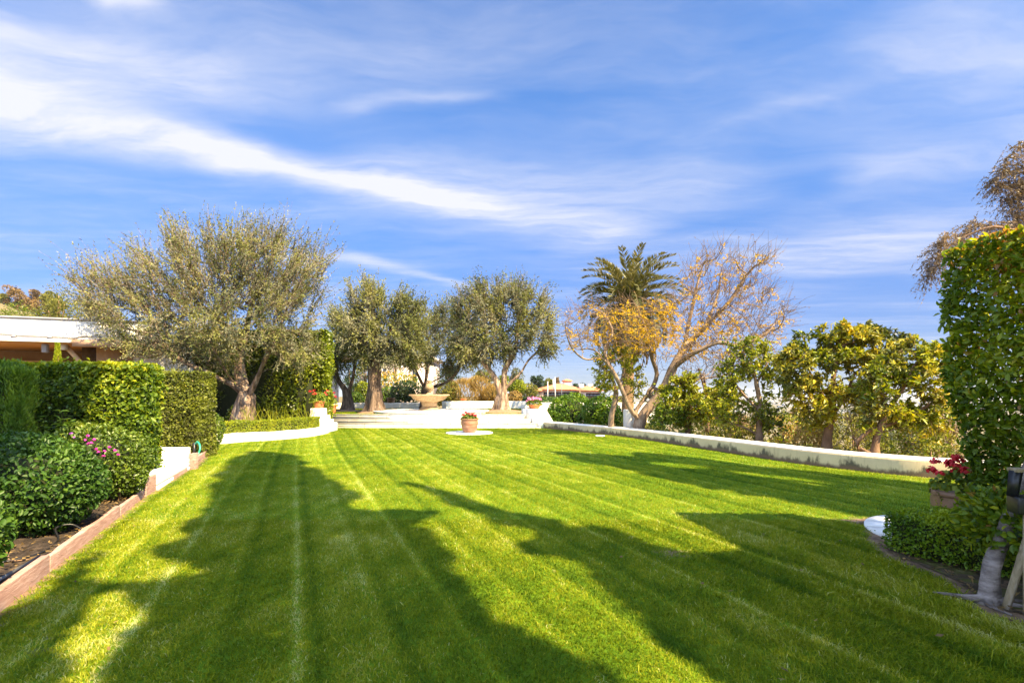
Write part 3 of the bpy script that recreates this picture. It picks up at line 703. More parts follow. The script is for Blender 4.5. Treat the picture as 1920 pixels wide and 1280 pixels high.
plank(bp(-1.5), bp(4.27), -.03, .15, .055, 'long pinkish timber edging board nearest the viewer along the planting bed')
plank(bp(4.285), bp(6.2), -.03, .128, .05, 'pinkish timber edging board behind the notched joint of the nearest board')
plank(bp(6.215), bp(7.36), -.03, .105, .05, 'short timber edging board that ends at the taller box board')
plank((-5.27, 7.38), (-5.46, 7.86), -.02, .25, .05, 'tall short reddish board on edge at the near corner of the paved path')
plank((-5.33, 7.40), (-6.1, 7.70), -.02, .235, .05, 'reddish board running back from the tall board under the flowering bush')
plank((-5.47, 7.89), (-6.16, 9.72), -.03, .075, .035, 'thin low edging strip between the paved path and the lawn')
plank((-6.45, 10.35), (-7.45, 12.7), -.02, .13, .05, 'timber edging board beyond the short post and the green hose')
plank((-7.46, 12.72), (-8.42, 14.62), -.02, .16, .05, 'timber edging board that meets the curved white planter wall')
pp = G(363, 879)
tag(MB().hexa([(pp[0] - .055, pp[1] - .05), (pp[0] + .06, pp[1] - .05), (pp[0] + .06, pp[1] + .06), (pp[0] - .055, pp[1] + .06)], -.03, [.30, .31, .32, .31]).build('timber_post', M['plank'], None, bevel=.008, loc=(pp[0], pp[1], 0)),
    'short reddish timber post at the far end of the paved path', 'post')

# white block, small box and hose by the clipped hedges
wb = tag(MB().hexa([(-8.3, 10.75), (-6.93, 10.75), (-7.15, 11.4), (-8.3, 11.4)], .05, [.25, .25, .28, .28]).build('white_step_block', M['stucco'], None, bevel=.02, loc=(-7.6, 11, .05)),
         'white stucco step block at the foot of the clipped hedge behind the paved path', 'step')
tag(MB().hexa([(-8.3, 10.45), (-6.78, 10.45), (-6.86, 10.745), (-8.3, 10.745)], .05, .14).build('white_step_block', M['stucco'], None, bevel=.015, loc=(-7.6, 10.6, .05)), 'lower and shallower white stucco step in front of the white step block', 'step')
c = P(297, 843, 11.2)
ub = thing('utility_box', c, 'small white utility box on the step block under the clipped hedge', 'utility box')
MB().box(c[0] - .06, c[0] + .06, c[1] - .04, c[1] + .04, .32, c[2] + .03).build('housing', M['white_paint'], ub, bevel=.008)
MB().box(c[0] - .07, c[0] + .07, c[1] - .05, c[1] + .05, c[2] + .032, c[2] + .045).build('lid', M['white_paint'], ub, bevel=.004)
hp = [P(366, 832, 11.4), P(370, 828, 11.35), P(374, 833, 11.3), P(375, 842, 11.25), P(371, 852, 11.2), G(366, 862, .05)]
hs_ = thing('garden_hose', (hp[-1][0], hp[-1][1], .05), 'green garden hose looped beside the short timber post', 'hose')
MB().tube(smooth_path(hp, 6), .02, 8).build('tube', M['green_hose'], hs_, True)
MB().tube([hp[0] + np.array([-.02, 0, -.35]), hp[0] + np.array([-.02, 0, .03])], .03, 8).build('tap', M['black'], hs_, True)
# drip line, metal strip
dl = smooth_path([(-4.5, 4.1, .06), (-4.2, 4.5, .07), (-4.35, 4.9, .08), (-4.5, 5.05, .16), (-4.42, 5.15, .17), (-4.3, 5.2, .07), (-4.6, 5.6, .05), (-5.0, 5.9, .05)], 8)
tag(MB().tube(dl, .009, 6).build('drip_hose', M['black'], None, True, loc=(-4.5, 4.6, .05)), 'black drip hose looping over the soil under the dark bush', 'hose')
tag(MB().tube(smooth_path([(-4.6, 4.7, .06), (-4.25, 4.35, .07), (-4.1, 4.6, .05), (-4.3, 4.75, .06)], 6), .006, 5).build('fallen_twig', M['bark_brown'], None, True, loc=(-4.3, 4.6, .05)),
    'bent pale twig lying on the soil under the dark bush', 'twig')
a = P(-15, 1066, 3.75); b2 = P(68, 1047, 4.35)
tag(MB().hexa([(a[0], a[1]), (b2[0], b2[1]), (b2[0] - .01, b2[1] + .05), (a[0] - .02, a[1] + .06)], .07, [.10, .10, .112, .112]).build('metal_strip', M['grey_metal'], None, loc=(-3.8, 4, .1)),
    'flat grey metal edging strip lying on the soil behind the nearest board', 'strip')

# ------------------------------------------------------------------ hedges and bushes
def hedge(name, label, cat, poly, z0, z1, leafm, dens, ln, wd, shape='diamond', depth=.12, up=.25, seed=1, top_lit=.0, jag=.05, rnd_corner=.0, group=None, clump=2.2, bias=0., core_in=.10, stems=None, zfun=None, dirup=0.0, shell_mul=1.0, warp=None):
    """clipped hedge: convex footprint poly (ccw), leaves spread through the outer shell"""
    poly = np.array(poly, float); cen = poly.mean(0)
    root = thing(name, (cen[0], cen[1], max(0, z0 - .02)), label, cat, group)
    n = len(poly); C = []; Nn = []
    per = np.array([np.hypot(*(poly[(i + 1) % n] - poly[i])) for i in range(n)])
    for i in range(n):
        a, b = poly[i], poly[(i + 1) % n]; m = int(per[i] * (z1 - z0) * dens * shell_mul)
        t = rng.uniform(0, 1, m); z = rng.uniform(z0, z1, m); p = a + (b - a) * t[:, None]
        e = (b - a) / per[i]; nn = np.array([e[1], -e[0], 0.0])
        C.append(np.column_stack([p, z])); Nn.append(np.tile(nn, (m, 1)))
    x0, y0 = poly.min(0); x1, y1 = poly.max(0); m = int((x1 - x0) * (y1 - y0) * dens * 1.2)
    p = np.column_stack([rng.uniform(x0, x1, m), rng.uniform(y0, y1, m)]); k = in_poly(p[:, 0], p[:, 1], poly); p = p[k]
    C.append(np.column_stack([p, np.full(len(p), z1)])); Nn.append(np.tile([0, 0, 1.0], (len(p), 1)))
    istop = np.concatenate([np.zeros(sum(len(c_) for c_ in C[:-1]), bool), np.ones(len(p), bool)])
    C = np.concatenate(C); Nn = np.concatenate(Nn)
    bump = (clumpy(C, clump * 2, seed) - .5) * jag * 2 + (clumpy(C, clump * .6, seed + 7) - .5) * jag * 1.5
    C = C + Nn * bump[:, None] - Nn * (rng.exponential(.45, len(C)) * depth)[:, None]
    stray = rng.uniform(size=len(C)) < .025; C = C + Nn * (stray * rng.uniform(.02, .10, len(C)))[:, None]
    if rnd_corner:
        d = seg_dist(C[:, 0], C[:, 1], poly); e = np.clip(1 - d / rnd_corner, 0, 1) * np.clip((C[:, 2] - (z1 - rnd_corner)) / rnd_corner, 0, 1)
        C[:, 2] -= e * rnd_corner * .45
    if zfun is not None: C[:, 2] = zfun(C)
    if warp is not None: C = warp(C)
    tint = .28 + .5 * (clumpy(C, clump, seed + 3) - .35) + rng.normal(0, .16, len(C)) + bias + top_lit * istop  # top leaves tinted lighter, standing in for sun on the hedge top
    d = unit(Nn * .55 + rnd(len(C)) * .9 + np.array([0, 0, up + dirup])); nn = unit(Nn * .8 + rnd(len(C)) * .7 + np.array([0, 0, .35]))
    sz = rng.uniform(.5, 1.4, len(C))
    leaves('foliage', C, d, nn, ln * sz, wd * sz, leafm, root, tint, shape)
    inner = cen + (poly - cen) * np.maximum(1 - core_in / np.maximum(np.hypot(*(poly - cen).T), .05), .25)[:, None]
    zt = z1 - core_in if zfun is None else z1 - core_in * 2.5
    MB().hexa([tuple(q) for q in inner], z0 + .02, zt).build('dark_core', M['core'], root)
    return root
def bush(name, label, cat, ell, leafm, count, ln, wd, shape='diamond', seed=1, group=None, bias=0., jag=.12, up=.3, core=True, clump=3., stem=None, root_loc=None, flower=None, low=-.9, trunkm=None):
    """mounded shrub: leaves in the shell of one or more ellipsoids"""
    e0 = ell[0]; root = thing(name, root_loc or (e0[0][0], e0[0][1], max(0, e0[0][2] - e0[1][2])), label, cat, group)
    area = np.array([(r[0] * r[1] + r[1] * r[2] + r[0] * r[2]) for c, r in ell]); cnt = (count * area / area.sum()).astype(int)
    C = []; Nn = []
    for (c, r), m in zip(ell, cnt):
        u = rnd(m); u = u[u[:, 2] > low]; c = np.array(c); r = np.array(r)
        k = 1 - rng.exponential(.10, len(u)); p = u * r * k[:, None]
        p = p * (1 + jag * 2 * (clumpy(u * r * 1.0 + c, clump, seed) - .5))[:, None]
        C.append(c + p); Nn.append(unit(u / r))
    C = np.concatenate(C); Nn = np.concatenate(Nn)
    keep_ = np.ones(len(C), bool)
    for (c, r) in ell:
        keep_ &= ((((C - np.array(c)) / np.array(r)) ** 2).sum(1) > .45)
    C, Nn = C[keep_], Nn[keep_]
    tint = .3 + .5 * (clumpy(C, clump * 1.2, seed + 3) - .4) + rng.normal(0, .17, len(C)) + bias
    d = unit(Nn * .7 + rnd(len(C)) * .9 + np.array([0, 0, up])); nn = unit(Nn * .9 + rnd(len(C)) * .6 + np.array([0, 0, .4])); sz = rng.uniform(.65, 1.3, len(C))
    leaves('foliage', C, d, nn, ln * sz, wd * sz, leafm, root, tint, shape)
    if core:
        b = MB()
        for c, r in ell: b.ball(c, np.array(r) * .58, 12)
        b.build('dark_core', M['core'], root, True)
    if stem:
        b = MB()
        for p, q, r in stem: b.tube(smooth_path([p, (np.array(p) + np.array(q)) / 2 + rng.normal(0, .05, 3), q], 4), np.linspace(r, r * .5, 9), 6)
        b.build('stem', trunkm or M['bark_brown'], root, True)
    return root
def flower_head(c, r, mat_, parent, n=26, name='flower', sz=None):
    u = rnd(n); u[:, 2] = np.abs(u[:, 2]) * .8 + .05
    u = unit(u); p = np.array(c) + u * r * rng.uniform(.5, 1, n)[:, None]
    s = sz or r * .75
    return leaves(name, p, np.cross(u, rnd(n)), u, s * rng.uniform(.8, 1.2, n), s * .8, mat_, parent, rng.uniform(0, 1, n))

# big right-hand ficus hedge
HR = [(4.25, 1.7), (5.3, 1.7), (5.3, 4.55), (3.87, 4.62), (4.01, 3.4)]
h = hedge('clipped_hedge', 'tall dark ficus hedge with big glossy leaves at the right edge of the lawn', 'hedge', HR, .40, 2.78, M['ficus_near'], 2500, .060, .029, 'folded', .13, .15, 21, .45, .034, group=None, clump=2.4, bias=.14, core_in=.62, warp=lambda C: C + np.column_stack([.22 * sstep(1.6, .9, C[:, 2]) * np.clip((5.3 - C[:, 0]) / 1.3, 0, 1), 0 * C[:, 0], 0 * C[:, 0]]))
def lower_lobes():
    C = np.array([3.70, 3.80, .52]) + rnd(1500) * np.array([.27, .42, .30]) * rng.uniform(.6, 1, 1500)[:, None]
    n = unit(C - np.array([3.7, 3.8, .5])); leaves('low_shoots', C, unit(n + rnd(1500) * .8), unit(n + rnd(1500) * .5), .06 * rng.uniform(.7, 1.35, 1500), .029 * rng.uniform(.7, 1.35, 1500), M['ficus_near'], h, rng.normal(.52, .2, 1500), 'folded')
lower_lobes()
tb = G(1852, 1131)
tp_ = smooth_path([tb + [0, 0, -.03], tb + [.03, .02, .06], tb + [.05, .04, .16], tb + [.13, .08, .3], tb + [.24, .12, .5], (3.92, 3.9, .9), (4.25, 3.9, 1.5)], 5)
b = MB().tube(tp_, np.interp(np.linspace(0, 1, len(tp_)), [0, .12, .3, .6, 1], [.082, .068, .056, .05, .03]), 12, .1, seed=2)
for q in ([tb + [0, 0, .03], tb + [-.12, .05, .03], tb + [-.25, .18, .012]], [tb + [0, 0, .03], tb + [.1, -.06, .02], tb + [.25, -.12, .008]], [tb + [0, 0, .03], tb + [-.05, -.08, .015], tb + [-.02, -.2, .004]], [tb + [0, .0, .03], tb + [.12, .03, .02], tb + [.32, .0, .01]]):
    b.tube(smooth_path(q, 5), np.linspace(.034, .005, 11), 9, .12)
b.build('trunk', M['bark_ficus'], h, True)
for (x, y) in ((4.6, 2.7), (4.5, 4.1)):
    MB().tube([(x, y, -.02), (x + .03, y, .5), (x, y, 1.6)], [.06, .045, .03], 8, .1).build('trunk', M['bark_ficus'], h, True)
# little plant at the trunk
c = G(1845, 1095) + [0.02, -.02, .1]
bp_ = thing('young_shoot', (c[0], c[1], 0), 'small bright green leafy shoot beside the pale hedge trunk', 'plant')
m_ = 22; u = rnd(m_); u[:, 2] = np.abs(u[:, 2]); leaves('foliage', c + u * .05, u, rnd(m_), .07, .032, M['bush_lit'], bp_, rng.normal(.4, .15, m_), 'folded')
# wooden stake and black garden light
sa, sb = G(1884, 1142) + [0, 0, -.02], P(1920, 1030, 3.55)
tag(MB().tube([sa, (sa + sb) / 2, sb + (sb - sa) * .3], [.028, .028, .028], 4).build('wooden_stake', M['stake'], None, loc=sa), 'leaning weathered wooden stake beside the pale hedge trunk', 'stake')
c = P(1905, 905, 3.45)
gl = thing('garden_floodlight', (c[0], c[1], 0), 'black garden floodlight on a post in front of the tall ficus hedge', 'floodlight')
MB().tube([c + [.0, 0, .08], c + [-.025, .0, -.09]], [.04, .034], 4).build('lamp_arm', M['black'], gl)
MB().box(c[0] - .025, c[0] + .055, c[1] - .04, c[1] + .04, c[2] + .075, c[2] + .10).build('cap', M['stake'], gl, bevel=.004)
MB().hexa([(c[0] - .05, c[1] - .07), (c[0] + .16, c[1] - .07), (c[0] + .16, c[1] + .05), (c[0] - .02, c[1] + .05)], c[2] - .2, c[2] - .085).build('housing', M['black'], gl, bevel=.01)
MB().tube([c + [.06, 0, -.2], (c[0] + .06, c[1], -.02)], .011, 8).build('post', M['stake'], gl)

# low box hedge and disc with a geranium pot on the right
hedge('box_hedge', 'low clipped bright green box hedge in front of the geranium pot on the right', 'hedge', [(3.52, 4.86), (3.70, 4.36), (4.02, 3.98), (4.55, 4.3), (4.12, 5.03)], .03, .39, M['box'], 8500, .027, .016, 'diamond', .07, .4, 31, .22, .018, rnd_corner=.06, bias=.10, clump=7, core_in=.07)
def paver_disc(c, r, label):
    o = thing('paver_disc', (c[0], c[1], 0), label, 'paving')
    k = 16
    for ring, (r0, r1) in enumerate(((r * .62, r), (0.02, r * .60))):
        b = MB(); kk = k if ring == 0 else 8
        for i in range(kk):
            a0 = 2 * math.pi * i / kk + .012; a1 = 2 * math.pi * (i + 1) / kk - .012
            aa = np.linspace(a0, a1, 5)
            poly = [(c[0] + r1 * math.cos(a), c[1] + r1 * math.sin(a)) for a in aa] + [(c[0] + r0 * math.cos(a), c[1] + r0 * math.sin(a)) for a in aa[::-1]]
            b.hexa(poly, -.02, .026 + rng.normal(0, .002))
        b.build('paving_ring' if ring == 0 else 'paving_centre', M['paver'], o)
    MB().lathe((c[0], c[1], 0), [(r - .02, -.02), (r - .02, .012)], 48).build('mortar', M['joint'], o)
    return o
D1, D2 = (-1.56, 18.8), (4.70, 5.32)
paver_disc(D1, .86, 'round white paving disc in the middle of the lawn under the flower pot')
paver_disc(D2, .86, 'round white paving disc half hidden behind the low box hedge on the right')
def pot(name, label, c, prof, potm, leafm, petal, n_leaf, spread, hgt, heads, hr, z0, group=None, leaf=.06, cat='potted plant'):
    root = thing(name, (c[0], c[1], z0), label, cat, group)
    ph = prof[-1][1]; pr = prof[-1][0]
    o = MB().lathe((c[0], c[1], z0), prof + [(pr * .86, ph), (pr * .84, ph - .05), (0.0, ph - .055)], 40, .004).build('pot', potm, root, True)
    MB().lathe((c[0], c[1], z0), [(pr * .98, ph - .04), (pr * 1.05, ph - .03), (pr * 1.05, ph + .0), (pr * 1.0, ph + .012), (pr * .86, ph + .01)], 40, .004).build('rim', potm, o, True)
    MB().lathe((c[0], c[1], z0), [(pr * .85, ph - .052), (0.0, ph - .04)], 24).build('soil', M['soil'], root)
    u = rnd(n_leaf); u[:, 2] = np.abs(u[:, 2]) * 1.1 - .15
    p = np.array([c[0], c[1], z0 + ph]) + u * np.array([spread, spread, hgt]) * (rng.uniform(.3, 1, n_leaf) ** .5)[:, None]
    leaves('foliage', p, unit(u + rnd(n_leaf)), unit(u + rnd(n_leaf) * .6 + [0, 0, .4]), leaf * rng.uniform(.7, 1.3, n_leaf), leaf * .9, leafm, root, rng.normal(.5, .25, n_leaf), 'folded')
    for i in range(heads):
        a = rng.uniform(0, 6.28); rr = spread * math.sqrt(rng.uniform(0, 1)) * 1.0
        hz_ = z0 + ph + hgt * (.72 + .45 * rng.uniform() - .5 * (rr / spread) ** 2 * .6)
        flower_head((c[0] + rr * math.cos(a), c[1] + rr * math.sin(a), hz_), hr * rng.uniform(.75, 1.2), petal, root, 24)
    return root
pot('flower_pot', 'terracotta pot of red and pink geraniums on the disc in the middle of the lawn', D1,
    [(.20, 0), (.235, .03), (.285, .16), (.312, .30), (.318, .40), (.305, .47), (.312, .50)], M['terra'], M['ger'], M['pinkred'], 420, .34, .20, 17, .06, .026, 'potted geraniums')
pot('flower_pot', 'brown clay pot of dark red geraniums behind the low box hedge on the right', (4.43, 4.98),
    [(.17, 0), (.2, .03), (.25, .16), (.275, .30), (.285, .42), (.27, .47), (.275, .50)], M['terra_brown'], M['ger'], M['red'], 420, .30, .30, 20, .06, .026, 'potted geraniums', .055)
# terrace pots
c = P(597, 765, 19.6)
pot('flower_pot', 'orange terracotta pot of red geraniums on the white pedestal', (c[0], c[1] + .05),
    [(.14, 0), (.17, .05), (.21, .22), (.22, .26)], M['terra_orange'], M['ger'], M['red'], 320, .36, .42, 14, .055, c[2], 'potted geraniums', .075)
c = P(621, 775, 22.9)
pot('flower_pot', 'orange terracotta pot with a thick rim and red flowers beside the white pedestal', (c[0], c[1]),
    [(.15, 0), (.19, .12), (.225, .34), (.24, .42)], M['terra_orange'], M['ger'], M['red'], 200, .30, .50, 9, .055, TZ, 'potted geraniums', .075)
c = P(985, 766, 23.0)
pot('flower_pot', 'orange bowl of pale pink flowers on top of the sloping cheek wall', (1.0, 22.95),
    [(.16, 0), (.2, .03), (.27, .12), (.30, .18)], M['terra_orange'], M['ger'], M['pink'], 300, .40, .28, 30, .075, .765, 'potted geraniums', .07)

# left hedges and bushes
hedge('conifer_hedge', 'soft feathery light green conifer hedge at the left edge of the picture', 'hedge', [(-11.0, 7.05), (-6.80, 7.05), (-6.88, 7.35), (-7.35, 7.9), (-11.0, 8.0)], .02, 1.93, M['cypress'], 4500, .075, .014, 'diamond', .14, .9, 41, .1, .05, clump=5, rnd_corner=.25, dirup=.5, core_in=.28)
hedge('clipped_hedge', 'broad dark glossy leaved hedge right behind the pink flowering bush', 'hedge', [(-11.5, 9.0), (-6.62, 9.0), (-6.58, 9.2), (-6.8, 9.9), (-11.5, 10.0)], .02, 1.98, M['ficus'], 1900, .085, .046, 'folded', .15, .25, 43, .3, .055, clump=2.6, bias=.16, core_in=.32)
hedge('clipped_hedge', 'narrow clipped yellowish small leaved hedge standing on the white step block', 'hedge', [(-8.35, 11.42), (-7.02, 11.42), (-7.1, 12.3), (-8.6, 12.3)], .03, 1.96, M['hedge_tan'], 3600, .052, .03, 'diamond', .10, .3, 47, .1, .025, clump=6, core_in=.2)
hedge('clipped_hedge', 'very tall yellow green hedge directly behind the big olive tree', 'hedge', [(-13.2, 20.3), (-8.4, 20.5), (-7.35, 20.25), (-7.45, 21.3), (-13.2, 21.4)], .2, 4.0, M['citrus'], 950, .115, .06, 'diamond', .30, .2, 53, .1, .13, clump=1.6, core_in=.62)
e = []
bush('flowering_bush', 'big dark green glossy bush nearest the viewer behind the timber board', 'bush', [((-5.15, 5.25, .56), (.86, .80, .50)), ((-5.65, 5.0, .62), (.85, .7, .46)), ((-4.82, 5.2, .40), (.50, .52, .36)), ((-5.75, 5.9, .60), (.50, .48, .38))],
     M['bush'], 21000, .050, .028, 'folded', 61, None, .05, .10, .2, stem=[((-5.0, 5.2, .02), (-5.0, 5.2, .5), .03), ((-4.8, 5.1, .02), (-4.6, 5.0, .4), .02), ((-5.5, 5.0, .02), (-5.6, 5.0, .5), .03)])
fb = bush('flowering_bush', 'sunlit yellow green bush dotted with bright pink flowers', 'bush', [((-5.62, 7.0, .56), (.62, .58, .50)), ((-5.45, 6.95, .38), (.45, .45, .32)), ((-5.95, 7.2, .66), (.5, .5, .42))],
          M['bush_lit'], 10000, .05, .028, 'folded', 63, None, 0, .10, .25, stem=[((-5.6, 7, .02), (-5.6, 7, .5), .025), ((-5.3, 6.9, .02), (-5.4, 6.95, .4), .015)])
for (px, py) in ((165, 817), (160, 825), (177, 824), (166, 832), (180, 842), (185, 847), (196, 846), (194, 855), (216, 844), (222, 852), (172, 830), (205, 838)):
    q = P(px, py, 6.33); flower_head(q, .018, M['magenta'], fb, 12, sz=.03)
for (px, py) in ((134, 813), (139, 821), (128, 828)): flower_head(P(px, py, 6.3), .022, M['purple'], fb, 8, sz=.03)
bush('flowering_bush', 'small leafy bush cut off by the left edge of the picture', 'bush', [((-3.86, 3.42, .50), (.42, .38, .36))], M['bush'], 1600, .06, .03, 'folded', 65, None, .2, .1, .2, stem=[((-3.86, 3.42, .0), (-3.86, 3.42, .4), .02)])
sd = bush('flowering_bush', 'small loose shrub with purple flowers between the clipped hedge and the curved wall', 'bush', [((-8.0, 13.3, .55), (.52, .5, .55)), ((-7.75, 13.0, .35), (.38, .4, .35))], M['bush_lit'], 4200, .06, .03, 'diamond', 67, None, -.05, .14, .3)
for k in range(9):
    q = P(rng.uniform(372, 396), rng.uniform(782, 812), 12.75); flower_head(q, .03, M['purple'], sd, 8, sz=.045)
# tall shoots rising from the dark bush
ts = thing('tall_shoots', (-5.4, 6.2, .4), 'pale leafy shoots standing up above the dark bush', 'plant')
for (px, py, px2, py2) in ((66, 830, 98, 757), (116, 800, 113, 770), (128, 815, 133, 788), (60, 838, 52, 808)):
    a, b2 = P(px, py, 6.1), P(px2, py2, 6.0); path = smooth_path([a + (a - b2) * .6, a, (a + b2) / 2 + [.01, 0, .02], b2], 6)
    o = MB().tube(path, np.linspace(.008, .003, len(path)), 5).build('stem', M['bush_lit'], ts, True)
    i = rng.integers(5, len(path), 16); cpts = path[i] + rng.normal(0, .012, (16, 3)); d = unit(rng.normal(size=(16, 3)) * [1, 1, .35] + [0, 0, .1])
    leaves('leaf', cpts + d * .04, d, unit(rnd(16) * .4 + [0, 0, 1]), .09, .028, M['bush'], o, rng.normal(.85, .12, 16), 'folded')

# curved yellow box hedge on the planter wall
ln_ = smooth_path([(*p, 0) for p in CURB[:7]], 8)[:, :2]; ia = offset_line(ln_, .20); ib = offset_line(ln_, .72)
sel = slice(1, 38)
curve_poly = np.concatenate([ia[sel], ib[sel][::-1]])
def strip_hedge(name, label, a, b, z0, z1, leafm, dens, ln, wd, seed, bias=0):
    root = thing(name, (*((a + b) / 2)[len(a) // 2], z0), label, 'hedge'); C = []; Nn = []
    L_ = np.hypot(*np.diff(a, axis=0).T).sum()
    def on(line, m):
        t = rng.uniform(0, len(line) - 1.001, m); i = t.astype(int); f = (t - i)[:, None]; return line[i] * (1 - f) + line[i + 1] * f, i
    tn = unit(np.gradient(a, axis=0)); nr = np.stack([tn[:, 1], -tn[:, 0]], 1)
    for side, line, m in ((1, a, int(L_ * (z1 - z0) * dens)), (-1, b, int(L_ * (z1 - z0) * dens * .4))):
        p, i = on(line, m); C.append(np.column_stack([p, rng.uniform(z0, z1, m)])); Nn.append(np.column_stack([nr[i] * side, np.zeros(m)]))
    m = int(L_ * .5 * dens); pa, i = on(a, m); w = rng.uniform(0, 1, m)[:, None]
    pb = b[i]; C.append(np.column_stack([pa * (1 - w) + pb * w, np.full(m, z1)])); Nn.append(np.tile([0, 0, 1.], (m, 1)))
    m = int(.4 * dens * .6)                               # rounded far end
    e0, e1 = a[-1], b[-1]; th = rng.uniform(0, math.pi, m); cc = (e0 + e1) / 2; hw = np.hypot(*(e1 - e0)) / 2; tt = tn[-1]; ss = (e0 - e1) / (2 * hw)
    dirs = np.cos(th)[:, None] * ss + np.sin(th)[:, None] * tt
    C.append(np.column_stack([cc + dirs * hw * .8, rng.uniform(z0, z1, m)])); Nn.append(np.column_stack([dirs, np.zeros(m)]))
    C = np.concatenate(C); Nn = np.concatenate(Nn); C = C + Nn * ((clumpy(C, 7, seed) - .5) * .06 - rng.exponential(.45, len(C)) * .05)[:, None]
    tint = .45 + .5 * (clumpy(C, 6, seed + 1) - .5) + rng.normal(0, .18, len(C)) + bias; sz = rng.uniform(.7, 1.3, len(C))
    leaves('foliage', C, unit(Nn * .5 + rnd(len(C)) + [0, 0, .35]), unit(Nn + rnd(len(C)) * .6 + [0, 0, .2]), ln * sz, wd * sz, leafm, root, tint)
    v = []; f = []; n = len(a); aa = a * .86 + b * .14; bb = a * .14 + b * .86
    for i in range(n): v += [(*aa[i], z0), (*bb[i], z0), (*bb[i], z1 - .06), (*aa[i], z1 - .06)]
    for i in range(n - 1):
        o = i * 4; q = o + 4; f += [[o, q, q + 3, o + 3], [o + 3, q + 3, q + 2, o + 2], [o + 2, q + 2, q + 1, o + 1]]
    f += [[0, 3, 2, 1], [(n - 1) * 4 + k for k in range(4)]]
    mk('dark_core', v, f, M['core'], root)
strip_hedge('box_hedge', 'low curved yellow green box hedge on the white planter wall', ia[sel], ib[sel], .22, .62, M['box_yellow'], 3300, .036, .022, 71)
# bare sprigs in the bed under the big olive
sg = thing('strappy_plant', (-8.2, 18.0, .23), 'thin strappy stems growing behind the curved box hedge', 'plant')
m_ = 130; b0 = np.column_stack([rng.uniform(-9.4, -6.9, m_), rng.uniform(17.4, 18.6, m_), np.full(m_, .2)])
d = unit(np.column_stack([rng.normal(0, .35, m_), rng.normal(0, .25, m_), np.ones(m_)])); L_ = rng.uniform(.4, 1.0, m_)[:, None]
v, f = batch_tubes(np.stack([b0, b0 + d * L_ * .5, b0 + d * L_ + rng.normal(0, .08, (m_, 3))], 1), .012, .004)
mk('stem', v, [f], M['citrus'], sg, {'tint': rng.uniform(.3, 1, len(v))})

# ------------------------------------------------------------------ trees
def grow(limbs, attr, step, infl, kill, maxit=90, grav=(0, 0, 0)):
    pos = np.zeros((9000, 3)); par = np.full(9000, -1, int); n = 0
    for lb in limbs:
        lb = smooth_path(lb, 8); seg = np.hypot(np.hypot(*np.diff(lb[:, :2], axis=0).T), np.diff(lb[:, 2])); s = np.concatenate([[0], np.cumsum(seg)])
        m = max(2, int(s[-1] / step) + 1); q = np.column_stack([np.interp(np.linspace(0, s[-1], m), s, lb[:, i]) for i in range(3)])
        if n == 0: pos[0] = q[0]; n = 1; prev = 0
        else: prev = int(np.argmin(((pos[:n] - q[0]) ** 2).sum(1)))
        for p in q[1:]:
            pos[n] = p; par[n] = prev; prev = n; n += 1
    nlimb = n
    A = attr.copy(); D = np.full(len(A), 1e9); I = np.zeros(len(A), int)
    def upd(i0, i1):
        for c0 in range(i0, i1, 400):
            c1 = min(i1, c0 + 400); d = np.linalg.norm(A[:, None] - pos[None, c0:c1], axis=2); j = d.argmin(1); dm = d[np.arange(len(A)), j]; b = dm < D; D[b] = dm[b]; I[b] = j[b] + c0
    upd(0, n); kids = np.zeros(9000, int)
    for _ in range(maxit):
        k = D > kill; A, D, I = A[k], D[k], I[k]
        a = D < infl
        if not a.any() or n > 8600: break
        dirs = np.zeros((n, 3)); np.add.at(dirs, I[a], unit(A[a] - pos[I[a]]))
        idx = np.unique(I[a]); idx = idx[kids[idx] < 3]
        if len(idx) == 0: break
        nd_ = unit(unit(dirs[idx]) + rng.normal(0, .22, (len(idx), 3)) + np.array(grav)); new = pos[idx] + nd_ * step
        i0 = n
        for q, p in zip(new, idx):
            if n >= 8700: break
            pos[n] = q; par[n] = p; kids[p] += 1; n += 1
        upd(i0, n)
    return pos[:n], par[:n], nlimb
def radii(pos, par, r_tip, r_base):
    n = len(pos); cnt = np.zeros(n); haskid = np.zeros(n, bool); haskid[par[par >= 0]] = True
    cnt[~haskid] = 1
    order = range(n - 1, 0, -1)
    for i in order: cnt[par[i]] += cnt[i]
    e = math.log(max(cnt[0], 2)) / math.log(r_base / r_tip)
    return r_tip * np.maximum(cnt, 1) ** (1 / e), haskid
def wood(name, pos, par, rad, mat_, parent, gn=.08, flare=None, kmin=3, taper_end=True):
    n = len(pos); ch = [[] for _ in range(n)]
    for i in range(1, n): ch[par[i]].append(i)
    V, Fq, off = [], [], 0; stack = [(0, None)]
    while stack:
        s, p0 = stack.pop(); path = [] if p0 is None else [p0]; cur = s
        while True:
            path.append(cur)
            if not ch[cur]: break
            c = sorted(ch[cur], key=lambda q: -rad[q])
            for q in c[1:]: stack.append((q, cur))
            cur = c[0]
        if len(path) < 2: continue
        pp_ = pos[path].copy(); rr = rad[path].copy()
        if p0 is not None: rr[0] = rr[1]
        if len(path) > 3: pp_[1:-1] = pp_[1:-1] * .5 + (pp_[:-2] + pp_[2:]) * .25
        R0 = rr.max(); k = 16 if R0 > .12 else 9 if R0 > .05 else 5 if R0 > .02 else kmin
        if p0 is None and flare:
            z = pp_[:, 2] - pp_[0, 2]; rr = rr * (1 + flare[0] * np.exp(-z / flare[1]))
        v, f = tube_geo(pp_, rr, k, gn if R0 > .04 else 0, False, float(s % 7))
        V.append(v); Fq.append(np.array(f) + off); off += len(v)
    return mk(name, np.concatenate(V), [np.concatenate(Fq)], mat_, parent, None, True)
